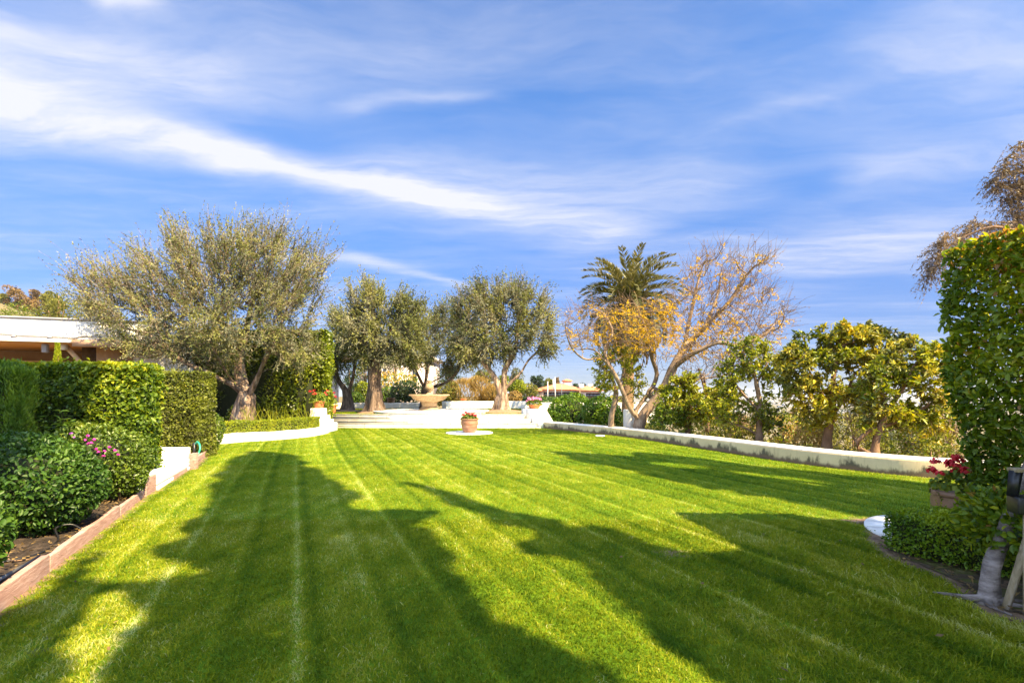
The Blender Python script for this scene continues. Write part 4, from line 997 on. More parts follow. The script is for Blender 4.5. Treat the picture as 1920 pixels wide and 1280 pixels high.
def ell_points(ells, n, shell=.5):
    w = np.array([np.prod(r) for c, r in ells]) ** .75; cnt = np.maximum(3, n * w / w.sum()).astype(int); out = []
    for (c, r), m in zip(ells, cnt): out.append(np.array(c) + rnd(m) * np.array(r) * (rng.uniform(shell ** 3, 1, m) ** (1 / 3))[:, None])
    return np.concatenate(out)
def shoot_paths(o, d, ln, K=5, droop=0.0, wig=.06):
    t = np.linspace(0, 1, K)[None, :, None]; ln = np.asarray(ln).reshape(-1, 1, 1)
    p = o[:, None] + d[:, None] * ln * t + np.array([0, 0, -1.0]) * droop * ln * t ** 2
    return p + rng.normal(0, wig, (len(o), K, 3)) * ln * t
def leaves_along(paths, per, t0=.15, off=.03, spread=.9):
    Mn, K, _ = paths.shape; m = Mn * per; s = np.repeat(np.arange(Mn), per); t = rng.uniform(t0, 1, m) * (K - 1) * .999; i = t.astype(int); f = (t - i)[:, None]
    c = paths[s, i] * (1 - f) + paths[s, i + 1] * f; tan = unit(paths[s, i + 1] - paths[s, i]); side = rnd(m); d = unit(tan * .7 + side * spread)
    return c + d * off, d, s
LAST = {}
def tree(name, label, limbs, ells, n_attr, step, r_tip, r_base, barkm, leafm, nshoot, shoot_len, per, ln, wd, droop=.15, up=.5, outw=.6, gn=.12, flare=(.6, .35), shell=.45,
         group=None, seed=1, wisp=None, cat='tree', bias=0., infl=None, kill=None, base=None, leaf_from=0.0, shape='diamond', clump=.8, twigs=True, fruit=None, grav=(0, 0, 0), tint_sd=.15, twig_r=.006, foliage_mask=None, keep_frac=1.0, split=None):
    global rng
    rng = np.random.default_rng(1000 + seed)
    b0 = np.array(limbs[0][0] if base is None else base, float)
    root = thing(name, b0, label, cat, group)
    A = ell_points(ells, n_attr, shell)
    pos, par, nl = grow(limbs, A, step, infl or step * 9, kill or step * 1.6, grav=grav)
    rad, hk = radii(pos, par, r_tip, r_base); LAST['pos'] = pos; LAST['tips'] = np.where((rad < r_tip * 2.6) & (np.arange(len(pos)) >= nl))[0]
    if split: rad = rad * np.interp(pos[:, 2], [split[0] - .7, split[0] + .7], [1, split[1]])
    tr_ = wood('trunk', pos, par, rad, barkm, root, gn, flare)
    cen = np.mean([c for c, r in ells], 0)
    cand = np.where((rad < r_tip * 2.6) & (np.arange(len(pos)) >= min(nl, len(pos) - 5)))[0]
    pick = rng.choice(cand, nshoot); o = pos[pick] + rng.normal(0, step * .25, (nshoot, 3))
    outd = unit(o - cen); d = unit(outd * outw + np.array([0, 0, up]) + rnd(nshoot) * .8)
    L_ = shoot_len * rng.uniform(.5, 1.3, nshoot)
    if wisp:
        zt = np.percentile(pos[cand, 2], wisp[0]); wv = (o[:, 2] > zt) & (rng.uniform(0, 1, nshoot) < wisp[1]); L_[wv] *= wisp[2]; d[wv] = unit(outd[wv] * .55 + np.array([0, 0, .9]) + rnd(wv.sum()) * .35)
    paths = shoot_paths(o, d, L_, 5, droop)
    if twigs:
        v, f = batch_tubes(paths, twig_r, twig_r * .35); mk('twigs', v, [f], M['bark_twig'] if barkm == M['bark_jaca'] else barkm, tr_)
    c, dd, s = leaves_along(paths, per, leaf_from, ln * .3)
    if foliage_mask is not None:
        k = foliage_mask(c); c, dd, s = c[k], dd[k], s[k]
    m = len(c)
    if m and leafm is not None:
        mats = leafm if isinstance(leafm, list) else [leafm]
        tint = .42 + .70 * (clumpy(c, clump * 1.3, seed) - .5) + .16 * (rng.uniform(size=nshoot)[s] - .5) * 2 + rng.normal(0, tint_sd, m) + bias
        sz = rng.uniform(.7, 1.3, m); nn = unit(rnd(m) + [0, 0, .6]); sel_ = (clumpy(c, clump * 1.6, seed + 5) * len(mats)).astype(int).clip(0, len(mats) - 1)
        for i, mm_ in enumerate(mats):
            q = sel_ == i
            leaves('crown', c[q], dd[q], nn[q], ln * sz[q], wd * sz[q], mm_, root, tint[q], shape)
    if fruit:
        q = rng.choice(m, fruit[1], replace=False)
        for i in q: MB().ball(c[i] - [0, 0, fruit[0] * 1.2], (fruit[0], fruit[0], fruit[0] * 1.2), 8).build('fruit', fruit[2], root, True)
    return root
def px_limb(Y, pts, dys=None):
    return [P(x, y, Y + (dys[i] if dys else 0)) for i, (x, y) in enumerate(pts)]
def px_ell(px, py, rx, ry, Y, ry_depth=None):
    c = P(px, py, Y); k = Y / F; return (c, (rx * k, (ry_depth if ry_depth else (rx + ry) * .5 * k), ry * k))

# the big olive on the left
OY = 18.4
b0 = np.array([P(455, 790, OY)[0], OY, .22])
limbs = [[b0, P(457, 768, OY), P(462, 742, OY)], [P(460, 745, OY), P(440, 722, OY - .3), P(415, 712, OY - .6), P(388, 697, OY - .9), P(350, 682, OY - 1.2), P(325, 662, OY - 1.4)],
         [P(462, 745, OY), P(452, 710, OY + .2), P(448, 675, OY + .3), P(455, 650, OY + .4), P(462, 615, OY + .3), P(475, 560, OY + .2)],
         [P(464, 750, OY), P(480, 715, OY - .2), P(490, 690, OY - .4), P(500, 665, OY - .5), P(520, 630, OY - .7)],
         [P(483, 712, OY), P(492, 695, OY + .5), P(510, 690, OY + .7), P(535, 692, OY + .8), P(560, 670, OY + 1.0)],
         [P(455, 655, OY), P(430, 620, OY + .6), P(395, 585, OY + 1.0)], [P(440, 722, OY), P(420, 690, OY - 1.2), P(400, 655, OY - 1.8)]]
ells = [px_ell(470, 520, 100, 80, OY), px_ell(365, 530, 105, 80, OY - .3), px_ell(265, 585, 90, 70, OY - .6), px_ell(195, 560, 50, 50, OY - .5), px_ell(540, 560, 58, 85, OY), px_ell(330, 635, 90, 50, OY - 1.2),
        px_ell(440, 620, 100, 55, OY - 1.3), px_ell(545, 650, 52, 42, OY - .6), px_ell(400, 475, 60, 36, OY), px_ell(500, 470, 50, 36, OY), px_ell(575, 500, 35, 40, OY), px_ell(255, 640, 50, 35, OY - 1.3)]
tree('olive_tree', 'biggest olive tree with a three stemmed gnarled trunk in the raised bed on the left', limbs, ells, 1500, .24, .010, .33, M['bark'], [M['olive'], M['olive_green'], M['olive']], 6600, .62, 22, .078, .027,
     .12, .55, .55, .26, (.55, .3), .35, 'olive trees', 3, (30, .6, 2.1), bias=.10, clump=1.1, split=(1.5, .72), tint_sd=.09)
# four olives on the terrace
def olive(label, Y, base_px, limbs_px, ells_px, n, r, seed, nsh, wisp, bias=0, barkm='bark_dark', droop=.15):
    lb = []
    for i, l_ in enumerate(limbs_px): lb.append(px_limb(Y, [(a, b) for a, b, *c in l_], [(c[0] if c else 0) for a, b, *c in l_]))
    lb[0][0] = np.array([lb[0][0][0], lb[0][0][1], TZ - .02])
    return tree('olive_tree', label, lb, [px_ell(*e, Y) for e in ells_px], n, .26, .011, r, M[barkm], [M['olive'], M['olive_green'], M['olive']], int(nsh * 1.9), .62, 20, .095, .034, droop, .35, .5, .28, (.9, .4), .35, 'olive trees', seed, wisp, bias=bias + .07, clump=1.0, split=(TZ + 1.5, .8), tint_sd=.09)
olive('olive tree with a forked dark trunk and flaring roots beside the red geranium pots', 26.4, None,
      [[(652, 768), (652, 748), (654, 728)], [(652, 735), (640, 722), (630, 705), (628, 680), (632, 655)], [(654, 730), (662, 712), (664, 690), (668, 660)], [(656, 735), (668, 718), (680, 708), (695, 700)], [(650, 728), (655, 712), (648, 700), (642, 690)]],
      [(645, 650, 42, 40), (668, 640, 42, 45), (630, 690, 18, 34), (635, 610, 26, 30)], 420, .20, 5, 900, (60, .3, 1.4), -.08)
olive('olive tree with one thick straight ridged trunk left of the fountain', 24.4, None,
      [[(703, 768), (702, 745), (701, 715), (702, 692), (704, 670)], [(703, 690), (690, 660), (682, 620), (685, 580)], [(704, 680), (722, 650), (735, 610), (742, 580)], [(703, 672), (706, 630), (700, 580), (695, 555)]],
      [(695, 568, 40, 34), (742, 585, 40, 34), (690, 630, 54, 42), (752, 640, 52, 46), (770, 582, 22, 18), (715, 660, 56, 30), (658, 622, 28, 34)], 800, .31, 7, 1900, (45, .45, 1.7), .02)
olive('olive tree with dark spreading limbs directly behind the fountain', 28.6, None,
      [[(797, 768), (797, 745), (795, 725)], [(796, 728), (785, 705), (778, 690), (770, 665)], [(797, 735), (812, 725), (835, 718), (855, 700), (868, 672)], [(797, 735), (806, 718), (830, 706), (850, 690)], [(796, 725), (800, 700), (798, 660)]],
      [(785, 640, 58, 45), (845, 650, 60, 45), (765, 668, 36, 28), (815, 608, 56, 32), (872, 665, 28, 28), (850, 615, 40, 30)], 800, .18, 9, 1600, (45, .5, 1.7), -.02)
olive('olive tree with a pale V shaped trunk near the right end of the steps', 24.9, None,
      [[(942, 768), (942, 752), (938, 735)], [(938, 738), (930, 712), (918, 693), (905, 680), (897, 665)], [(930, 714), (915, 708), (902, 700), (893, 684)], [(944, 742), (945, 712), (946, 690), (960, 670), (968, 650)], [(947, 735), (958, 715), (975, 702), (982, 690), (990, 675)], [(955, 716), (962, 695), (975, 675)]],
      [(895, 595, 52, 40), (950, 588, 50, 38), (1000, 615, 40, 46), (888, 648, 50, 36), (950, 640, 46, 28), (1018, 650, 24, 30), (930, 560, 60, 22), (990, 575, 34, 30)], 900, .28, 11, 2300, (50, .5, 1.8), 0, 'bark')
def mound(c, r, h, label):
    pr = [(r, -.02), (r * .8, h * .35), (r * .5, h * .75), (r * .2, h), (0, h)]
    tag(MB().lathe((c[0], c[1], TZ), pr, 28, .06).build('soil_mound', M['soil_dry'], None, True, loc=(c[0], c[1], TZ)), kind='structure')
mound((P(703, 768, 24.3)[0], 24.3), .95, .10, ''); mound((P(942, 768, 24.8)[0], 24.8), 1.35, .16, ''); mound((P(652, 768, 26.4)[0], 26.4), .95, .10, '')

# jacaranda behind the right wall
JY = 17.8
def jl(pts): return [P(x, y, JY + d) for x, y, d in pts]
jb = P(1198, 806, JY); jb[2] = -.25
limbs = [[jb, P(1198, 795, JY), P(1205, 780, JY), P(1218, 762, JY), P(1238, 738, JY), P(1252, 715, JY), P(1262, 690, JY), P(1274, 665, JY)],
         jl([(1274, 665, 0), (1288, 645, .1), (1302, 632, .2), (1320, 615, .3), (1345, 590, .3), (1372, 560, .3), (1390, 530, .2), (1408, 505, 0)]),
         jl([(1262, 690, 0), (1290, 668, -.6), (1315, 655, -.9), (1350, 640, -1.1), (1375, 648, -1.2), (1410, 640, -1.3), (1445, 620, -1.3)]),
         jl([(1236, 740, 0), (1258, 725, .5), (1295, 712, .9), (1330, 708, 1.1), (1365, 702, 1.3), (1400, 690, 1.3)]),
         jl([(1222, 758, 0), (1250, 737, -.5), (1275, 732, -.8), (1300, 718, -1.0), (1330, 700, -1.1)]),
         jl([(1268, 676, 0), (1285, 640, .6), (1290, 610, .8), (1300, 570, .9), (1308, 530, .9), (1320, 490, .8)]),
         jl([(1320, 615, .3), (1340, 570, .6), (1350, 530, .8), (1352, 500, .8)]),
         jl([(1198, 790, 0), (1190, 775, .2), (1205, 752, .5), (1218, 735, .6), (1226, 722, .7), (1233, 700, .7), (1236, 672, .6), (1270, 668, .3)]),
         jl([(1196, 785, 0), (1182, 768, -.3), (1172, 745, -.5), (1160, 715, -.6), (1145, 690, -.7), (1128, 668, -.8), (1110, 653, -.8), (1088, 655, -.8), (1070, 662, -.8)]),
         jl([(1145, 690, -.7), (1132, 655, -.5), (1150, 628, -.3), (1140, 600, -.2), (1120, 570, 0)]), jl([(1128, 668, -.8), (1100, 675, -1.1), (1078, 660, -1.3), (1066, 640, -1.4), (1058, 600, -1.3)]),
         jl([(1233, 700, .7), (1222, 668, .4), (1215, 630, 0), (1200, 590, -.2), (1185, 555, -.3)]), jl([(1222, 668, .4), (1245, 620, .2), (1250, 580, .1)])]
ells = [px_ell(1390, 530, 52, 62, JY, 2.0), px_ell(1330, 520, 48, 55, JY + .4, 2.0), px_ell(1430, 600, 52, 46, JY - .8, 1.6), px_ell(1350, 620, 60, 50, JY, 2.0), px_ell(1285, 560, 36, 44, JY + .5, 1.8), px_ell(1390, 665, 60, 36, JY, 1.8),
        px_ell(1235, 605, 48, 48, JY - .4, 1.6), px_ell(1165, 610, 58, 45, JY - .4, 1.6), px_ell(1098, 612, 40, 56, JY - .9, 1.4), px_ell(1210, 640, 70, 34, JY - .4, 1.5), px_ell(1310, 690, 50, 24, JY, 1.6)]
jy_c = [P(x, y, JY) for x, y in ((1195, 590), (1190, 620), (1270, 600), (1285, 640), (1310, 600), (1325, 640), (1260, 660), (1120, 610), (1430, 560), (1455, 628), (1180, 655), (1150, 600), (1345, 640), (1235, 585), (1220, 640), (1300, 625), (1245, 625), (1290, 580), (1380, 500), (1310, 500), (1070, 655))]
tj = tree('jacaranda_tree', 'half bare jacaranda with yellow leaf clusters and a leaning pale trunk behind the right wall', limbs, ells, 2200, .19, .009, .20, M['bark_jaca'], [M['jaca_bare'], M['jaca_bare']], 2500, .60, 2, .06, .022,
          -.05, .55, .7, .10, (.25, .25), .35, 'trees beyond the right wall', 13, None, bias=.1, clump=1.3, twig_r=.0075)
rng = np.random.default_rng(77)
vv = []
for c in jy_c:
    tp3 = LAST['pos'][LAST['tips']]; near = tp3[(np.abs(tp3[:, 0] - c[0]) < 1.0) & (np.abs(tp3[:, 2] - c[2]) < .55)]
    if len(near) < 3: continue
    for _ in range(36):
        o = near[rng.integers(len(near))] + rng.normal(0, .07, 3); d = unit(rng.normal(0, 1, 3) * [1, 1, .35]); vv.append((o, d))
o = np.array([q[0] for q in vv]); d = np.array([q[1] for q in vv]); pth = shoot_paths(o, d, np.full(len(o), .36), 5, .25)
c, dd, s = leaves_along(pth, 20, 0, .03, .9); leaves('crown', c, unit(dd), unit(rnd(len(c)) + [0, 0, .8]), .07, .026, M['jaca'], tj, .45 + .3 * (rng.uniform(size=len(o))[s] - .5) + rng.normal(0, .2, len(c)))
cl = P(1226, 737, JY + .4); th = np.linspace(0, 4.4 * math.pi, 60); rr = np.linspace(.22, .08, 60)
MB().tube(np.column_stack([cl[0] + rr * np.cos(th), cl[1] + .12 * np.sin(th * .5), cl[2] - .02 + rr * np.sin(th)]), np.linspace(.055, .04, 60), 8).build('curled_vine', M['bark_jaca'], tj, True)

# canary palm behind it
PY = 25.0
pc = P(1180, 570, PY); pb = P(1176, 800, PY); pb[2] = -.4
pm = thing('palm_tree', pb, 'tall thick palm with arching fronds and a skirt of dry leaves behind the jacaranda', 'palm tree', 'trees beyond the right wall')
tz_ = np.linspace(pb[2], pc[2] - .2, 30); MB().tube(np.column_stack([np.linspace(pb[0], pc[0], 30), np.full(30, PY), tz_]), np.interp(np.linspace(0, 1, 30), [0, .1, .8, .9, 1], [.36, .29, .27, .42, .36]) * (1 + .05 * np.sin(np.arange(30) * 2.4)), 16, .04).build('trunk', M['bark_palm'], pm, True)
def frond(c, az, el, ln, curl, leafm, w=.36, n=62, dead=False):
    t = np.linspace(0, 1, 16); h = np.array([math.cos(az), math.sin(az), 0]); a = el; pts = [np.array(c, float) + h * .12]
    for i in range(15):
        a -= curl / 15 * (1 + 1.0 * t[i]); pts.append(pts[-1] + (h * math.cos(a) + np.array([0, 0, math.sin(a)])) * ln / 15)
    pts = np.array(pts); o = MB().tube(pts, np.linspace(.035, .008, 16), 5).build('frond', M['palm_dead'] if dead else M['palm'], pm, True)
    o.data.attributes.new('tint', 'FLOAT', 'POINT').data.foreach_set('value', np.full(len(o.data.vertices), .75, np.float32))
    u = np.repeat(rng.uniform(.1, 1, n), 2); side = np.tile([1, -1], n); x = u * 14.999; i = x.astype(int); f = (x - i)[:, None]; q = pts[i] * (1 - f) + pts[i + 1] * f; tan = unit(pts[i + 1] - pts[i])
    sv = np.cross(h, [0, 0, 1]); upv = np.cross(np.broadcast_to(sv, tan.shape), tan)
    d = unit(tan * .8 + sv * side[:, None] * (.75 if not dead else .4) + upv * .38 + rng.normal(0, .08, (len(u), 3)) + (np.array([0, 0, -.5]) if dead else 0))
    L_ = w * (np.sin(u * math.pi * .85 + .25) * .8 + .25); leaves('leaflets', q + d * (L_ * .5)[:, None], d, unit(upv + rng.normal(0, .3, (len(u), 3))), L_, .056, leafm, o, .45 + rng.normal(0, .2, len(u)) + (.2 if el > .9 else -.05))
for k in range(96):
    q = k / 96; el = R(84) - q * R(108); az = k * 2.39996 + rng.normal(0, .1); frond(pc + [0, 0, .35 - .6 * q], az, el + rng.normal(0, .06), 2.55 + .35 * rng.uniform(), .75 + .65 * q, M['palm'], .42)
for k in range(56): frond(pc + [0, 0, -.35 - .35 * rng.uniform()], k * 2.39996, R(-28 - 40 * rng.uniform()), 2.3 + .5 * rng.uniform(), .9, M['palm_dead'], .36, 34, True)

# shrubs behind the right wall
bush('shrub', 'rounded dense green shrub next to the sloping cheek wall', 'shrub', [(P(1074, 772, 22.3), (1.0, .7, .82)), (P(1050, 777, 22.4), (.55, .6, .72))], M['box'], 5200, .09, .05, 'folded', 81, 'shrubs behind the right wall', -.05, .10, .3)
bush('shrub', 'rounded dense green shrub beside the twisted citrus stem', 'shrub', [(P(1124, 774, 21.0), (.75, .65, .74)), (P(1142, 780, 20.6), (.5, .5, .58))], M['box'], 4600, .09, .05, 'folded', 83, 'shrubs behind the right wall', -.05, .10, .3)
wp = thing('stucco_pier', P(1184, 806, 18.7) * [1, 1, 0], 'white curved stucco pier between the citrus stem and the jacaranda trunk', 'pier')
a = P(1186, 803, 18.7); k = 18.7 / F
MB().hexa([(a[0] - 13 * k, 18.6), (a[0] - 4 * k, 18.5), (a[0] - 3 * k, 19.2), (a[0] - 12 * k, 19.2)], -.4, [P(0, 768, 18.7)[2]] * 4).build('left_slab', M['stucco'], wp, bevel=.03)
prof = [(9, -.4), (9, .25), (5, .45), (4, .6), (6, .78), (8, .9)]
MB().lathe((a[0] + 2 * k, 18.9, 0), [(p * k, z) for p, z in prof], 20).build('round_pier', M['stucco'], wp, True)

def rt(name, label, Y, base, limbs_px, ells_px, **kw):
    lb = [px_limb(Y, [(a, b) for a, b, *c in l_], [(c[0] if c else 0) for a, b, *c in l_]) for l_ in limbs_px]
    lb[0][0] = np.array(lb[0][0]); lb[0][0][2] -= base
    return tree(name, label, lb, [px_ell(*e, Y) for e in ells_px], **kw)
G2 = 'trees beyond the right wall'
rt('citrus_tree', 'slender citrus tree with a twisted pale stem beside the rounded shrubs', 18.2, .3, [[(1147, 800), (1146, 780), (1152, 758), (1155, 735), (1150, 710)], [(1152, 758), (1165, 745), (1180, 738), (1195, 725)], [(1155, 735), (1168, 705), (1172, 680)], [(1150, 710), (1130, 690), (1118, 680)]],
   [(1150, 692, 34, 32), (1180, 700, 26, 30), (1170, 670, 30, 20), (1135, 720, 20, 22), (1195, 735, 14, 20), (1130, 672, 18, 14)], n_attr=420, step=.16, r_tip=.007, r_base=.10, barkm=M['bark_jaca'], leafm=[M['citrus'], M['box_yellow']], nshoot=620, shoot_len=.30, per=6, ln=.085, wd=.045, group=G2, seed=21, gn=.15, flare=(.4, .2), bias=.12, shape='folded')
rt('lemon_tree', 'bushy lemon tree just right of the jacaranda trunk', 16.6, .3, [[(1292, 808), (1290, 790), (1282, 765)], [(1291, 790), (1310, 770), (1330, 755)], [(1290, 785), (1295, 755), (1290, 725)]],
   [(1275, 745, 34, 30), (1300, 765, 52, 26), (1345, 770, 30, 20), (1290, 715, 22, 16), (1265, 775, 30, 22), (1335, 745, 28, 20)], n_attr=520, step=.16, r_tip=.007, r_base=.09, barkm=M['bark_brown'], leafm=[M['citrus'], M['citrus'], M['ficus']], nshoot=1500, shoot_len=.30, per=9, ln=.085, wd=.045, group=G2, seed=23, bias=.08, shape='folded', fruit=(.042, 14, M['lemon']))
rt('lemon_tree', 'open lemon tree with an upright pale trunk and one low limb sweeping left', 14.7, .35, [[(1424, 833), (1424, 810), (1423, 780), (1426, 755), (1421, 735), (1418, 715), (1412, 690)], [(1421, 818), (1405, 805), (1385, 797), (1360, 790), (1335, 780)], [(1424, 770), (1395, 740), (1375, 715), (1360, 690)], [(1418, 715), (1435, 690), (1445, 660)], [(1412, 690), (1395, 665), (1390, 650)]],
   [(1400, 680, 44, 36), (1440, 700, 26, 38), (1375, 715, 34, 30), (1360, 765, 40, 30), (1410, 655, 36, 18), (1420, 770, 30, 30), (1450, 790, 26, 20)], n_attr=560, step=.15, r_tip=.0065, r_base=.11, barkm=M['bark_jaca'], leafm=[M['citrus'], M['box_yellow'], M['citrus']], nshoot=1250, shoot_len=.28, per=7, ln=.085, wd=.042, group=G2, seed=25, bias=.12, shape='folded', fruit=(.04, 22, M['lemon']), flare=(.4, .2))
rt('loquat_tree', 'loquat tree with long leaves and yellowing clusters in the middle beyond the wall', 13.2, .35, [[(1548, 845), (1552, 815), (1558, 785), (1562, 765), (1560, 735)], [(1556, 790), (1572, 762), (1590, 735), (1600, 700)], [(1560, 770), (1540, 735), (1520, 700)], [(1578, 842), (1590, 800), (1605, 775), (1612, 765)], [(1560, 735), (1565, 690), (1575, 650)], [(1560, 750), (1500, 745), (1480, 730)]],
   [(1520, 680, 50, 52), (1580, 660, 52, 40), (1600, 625, 40, 20), (1640, 670, 44, 42), (1650, 632, 40, 18), (1500, 730, 36, 24), (1555, 735, 50, 26), (1560, 620, 30, 12), (1490, 660, 22, 30), (1470, 690, 26, 26), (1530, 770, 40, 22), (1610, 740, 40, 26)], n_attr=700, step=.17, r_tip=.008, r_base=.11, barkm=M['bark_brown'], leafm=[M['loquat'], M['loquat'], M['citrus']], nshoot=1500, shoot_len=.28, per=8, ln=.15, wd=.046, group=G2, seed=27, bias=.12, shape='folded', clump=1.6, tint_sd=.13, droop=.5, fruit=(.035, 16, M['orange']), twig_r=.008)
rt('loquat_tree', 'spreading loquat tree with a leaning trunk in front of the tall ficus hedge', 12.0, .35, [[(1635, 855), (1645, 815), (1655, 790), (1668, 765), (1680, 745)], [(1590, 852), (1605, 830), (1630, 805), (1660, 800), (1690, 785), (1720, 775)], [(1680, 745), (1700, 715), (1715, 685)], [(1668, 765), (1650, 730), (1655, 690)], [(1700, 780), (1740, 760), (1770, 740)], [(1645, 815), (1690, 800), (1740, 795)]],
   [(1700, 680, 50, 42), (1740, 720, 44, 40), (1655, 715, 44, 36), (1720, 770, 56, 30), (1770, 690, 30, 44), (1660, 765, 50, 22), (1730, 650, 34, 16), (1770, 770, 24, 30)], n_attr=600, step=.17, r_tip=.008, r_base=.10, barkm=M['bark_brown'], leafm=[M['citrus'], M['loquat'], M['citrus']], nshoot=1250, shoot_len=.28, per=7, ln=.13, wd=.045, group=G2, seed=29, bias=.15, shape='folded', clump=1.5, tint_sd=.13, droop=.4, twig_r=.008)

# gum tree far right
EY = 30.0
eb = np.array([33.5, EY, -4.0])
tree('gum_tree', 'tall drooping brown green gum tree rising behind the tall ficus hedge', [[eb, (33.3, EY, 4), (33.0, EY, 9), (32.2, EY, 13), (31.0, EY, 16)], [(33.1, EY, 8), (30.5, EY - .5, 10.2), (27.5, EY - .8, 11)], [(32.8, EY, 10), (35, EY, 14)], [(32.2, EY, 13), (30, EY, 14.4)]],
     [px_ell(1900, 310, 26, 50, EY, 1.2), px_ell(1882, 345, 26, 26, EY, 1.0), px_ell(1905, 395, 22, 20, EY, 1), px_ell(1820, 435, 32, 22, EY, 1.2), px_ell(1780, 460, 34, 26, EY, 1.2), px_ell(1752, 495, 16, 30, EY, 1.0), px_ell(1850, 420, 24, 18, EY, 1), px_ell(1960, 350, 50, 60, EY, 1.6), px_ell(1930, 460, 60, 50, EY, 2)],
     620, .42, .012, .34, M['bark_brown'], [M['euca'], M['euca']], 2400, .95, 17, .19, .045, 1.1, .1, .4, .05, (.3, .6), .3, None, 33, None, bias=.05, clump=.7)

# ------------------------------------------------------------------ fountain
fz = .635; fc = (P(805, 760, 24.65)[0], 24.65, fz); k = 24.65 / F
fo = thing('stone_fountain', fc, 'carved tan stone fountain with a wide shallow bowl and a pineapple finial', 'fountain')
def sq_lathe(prof, mat_, name, par): return MB().lathe(fc, prof, 48).build(name, mat_, par, True)
base_o = MB()
for r0, r1, z0, z1 in ((.54, .50, 0, .07), (.50, .36, .072, .17), (.36, .40, .172, .38), (.41, .46, .382, .42)):
    q0 = arc(22.5, 382.5, 9, r0, fc[:2])[:-1]; q1 = arc(22.5, 382.5, 9, r1, fc[:2])[:-1]
    base_o.add([(a, b, fz + z0) for a, b in q0] + [(a, b, fz + z1) for a, b in q1], [list(range(8))[::-1], [8 + i for i in range(8)]] + [[i, (i + 1) % 8, 8 + (i + 1) % 8, 8 + i] for i in range(8)])
base_o.build('base', M['fount'], fo, bevel=.012)
bo = sq_lathe([(.44, .42), (.56, .45), (.72, .54), (.83, .64), (.87, .685), (.90, .69)], M['fount'], 'bowl', fo)
sq_lathe([(.90, .69), (.965, .70), (.985, .725), (.965, .755), (.90, .762), (.86, .75), (.80, .68), (0.01, .66)], M['fount'], 'rim', bo)
for kx in range(40):
    a = kx * 2 * math.pi / 40; MB().tube([(fc[0] + r * math.cos(a + tw), fc[1] + r * math.sin(a + tw), fz + z) for r, z, tw in ((.60, .47, 0), (.74, .55, .07), (.845, .65, .14))], [.012, .018, .012], 5).build('flute', M['fount'], bo, True)
MB().lathe(fc, [(.16, .66), (.19, .76), (.15, .80), (.09, .84), (.085, .87), (.13, .89), (.13, .92)], 24).build('stem', M['fount'], fo, True)
pn = MB().lathe(fc, [(.10, .92), (.165, .98), (.19, 1.07), (.185, 1.17), (.15, 1.25), (.10, 1.28)], 24)
pno = pn.build('pineapple', M['fount'], fo, True)
b = MB()
for j in range(7):
    for i in range(12):
        a = (i + .5 * (j % 2)) * 2 * math.pi / 12; t = j / 6; r = np.interp(t, [0, .3, .55, .8, 1], [.14, .185, .187, .165, .125]); b.ball((fc[0] + r * math.cos(a), fc[1] + r * math.sin(a), fz + .955 + t * .27), .026, 6)
b.build('knobs', M['fount'], pno, True)
b = MB().lathe(fc, [(.09, 1.28), (.13, 1.30), (.13, 1.33), (.08, 1.34), (.10, 1.37), (.135, 1.41), (.12, 1.43), (0.02, 1.42)], 20); b.build('crown_tuft', M['fount'], pno, True)

# ------------------------------------------------------------------ back of the terrace
bw = thing('terrace_back_wall', (-4, 31, TZ), 'low white wall along the back edge of the upper terrace', 'wall')
wall_strip('wall_body', [(-15, 30.2), (-10.2, 30.4), (-8.5, 30.6), (-5, 30.9)], .3, .86, M['stucco_worn'], bw, z0=TZ - .1, per=4)
wall_strip('wall_body', [(-3.9, 30.2), (-3.0, 30.9), (.9, 31.0)], .35, .95, M['stucco'], bw, z0=TZ - .1, per=4)
wall_strip('wall_body', [(.95, 31.2), (5, 31.6), (9, 31.8)], .3, .86, M['stucco_worn'], bw, z0=-.6, per=4)
def clay(px, py, Y, r, label):
    c = P(px, py, Y); o = thing('terracotta_pot', c, label, 'pot', 'pots along the terrace back wall')
    MB().lathe(c, [(r * .75, 0), (r * .95, r * .7), (r, r * 1.3), (r * 1.08, r * 1.32), (r * 1.08, r * 1.5), (r * .9, r * 1.5), (r * .88, r * 1.35), (0, r * 1.3)], 20).build('body', M['terra_brown'] if px < 800 else M['terra_orange'], o, True)
    MB().lathe(c + [0, 0, r * 1.30], [(r * .86, .0), (r * .86, .01), (0, .02)], 14).build('soil', M['soil'], o)
clay(733, 756.5, 30.9, .24, 'brown clay pot against the round dark bush behind the fountain')
clay(869, 755, 31.1, .17, 'orange terracotta pot on the back wall in front of the tan grasses')
GB = 'garden plants behind the terrace'
def bk(name, label, ells, leafm, count, ln, wd, Y, **kw): return bush(name, label, kw.pop('cat', 'shrub'), [(P(px, py, Y), (rx * Y / F, max(rx, ry) * .8 * Y / F, ry * Y / F)) for px, py, rx, ry in ells], leafm, count, ln, wd, seed=int(Y * 3 + ells[0][0]), group=GB, **kw)
bk('shrub', 'round dark green clipped bush behind the fountain', [(762, 738, 30, 26)], M['dark'], 3000, .12, .07, 33)
bk('shrub', 'light green shrub left of the round dark bush', [(730, 742, 24, 18), (716, 748, 12, 14)], M['hedge'], 2200, .12, .07, 34, bias=.15)
bk('shrub', 'yellow green shrub seen between the two left olive trunks', [(682, 735, 18, 20)], M['citrus'], 1800, .12, .07, 34, bias=.1)
bk('shrub', 'dull green shrub left of the yellow green one near the geranium pots', [(668, 748, 14, 14)], M['hedge'], 1100, .12, .07, 33)
bk('grass_clump', 'tall feathery tan ornamental grass right of the fountain', [(872, 738, 38, 30), (895, 730, 28, 26)], M['tan'], 5200, .32, .03, 34, cat='ornamental grass', bias=0, up=1.2, core=False)
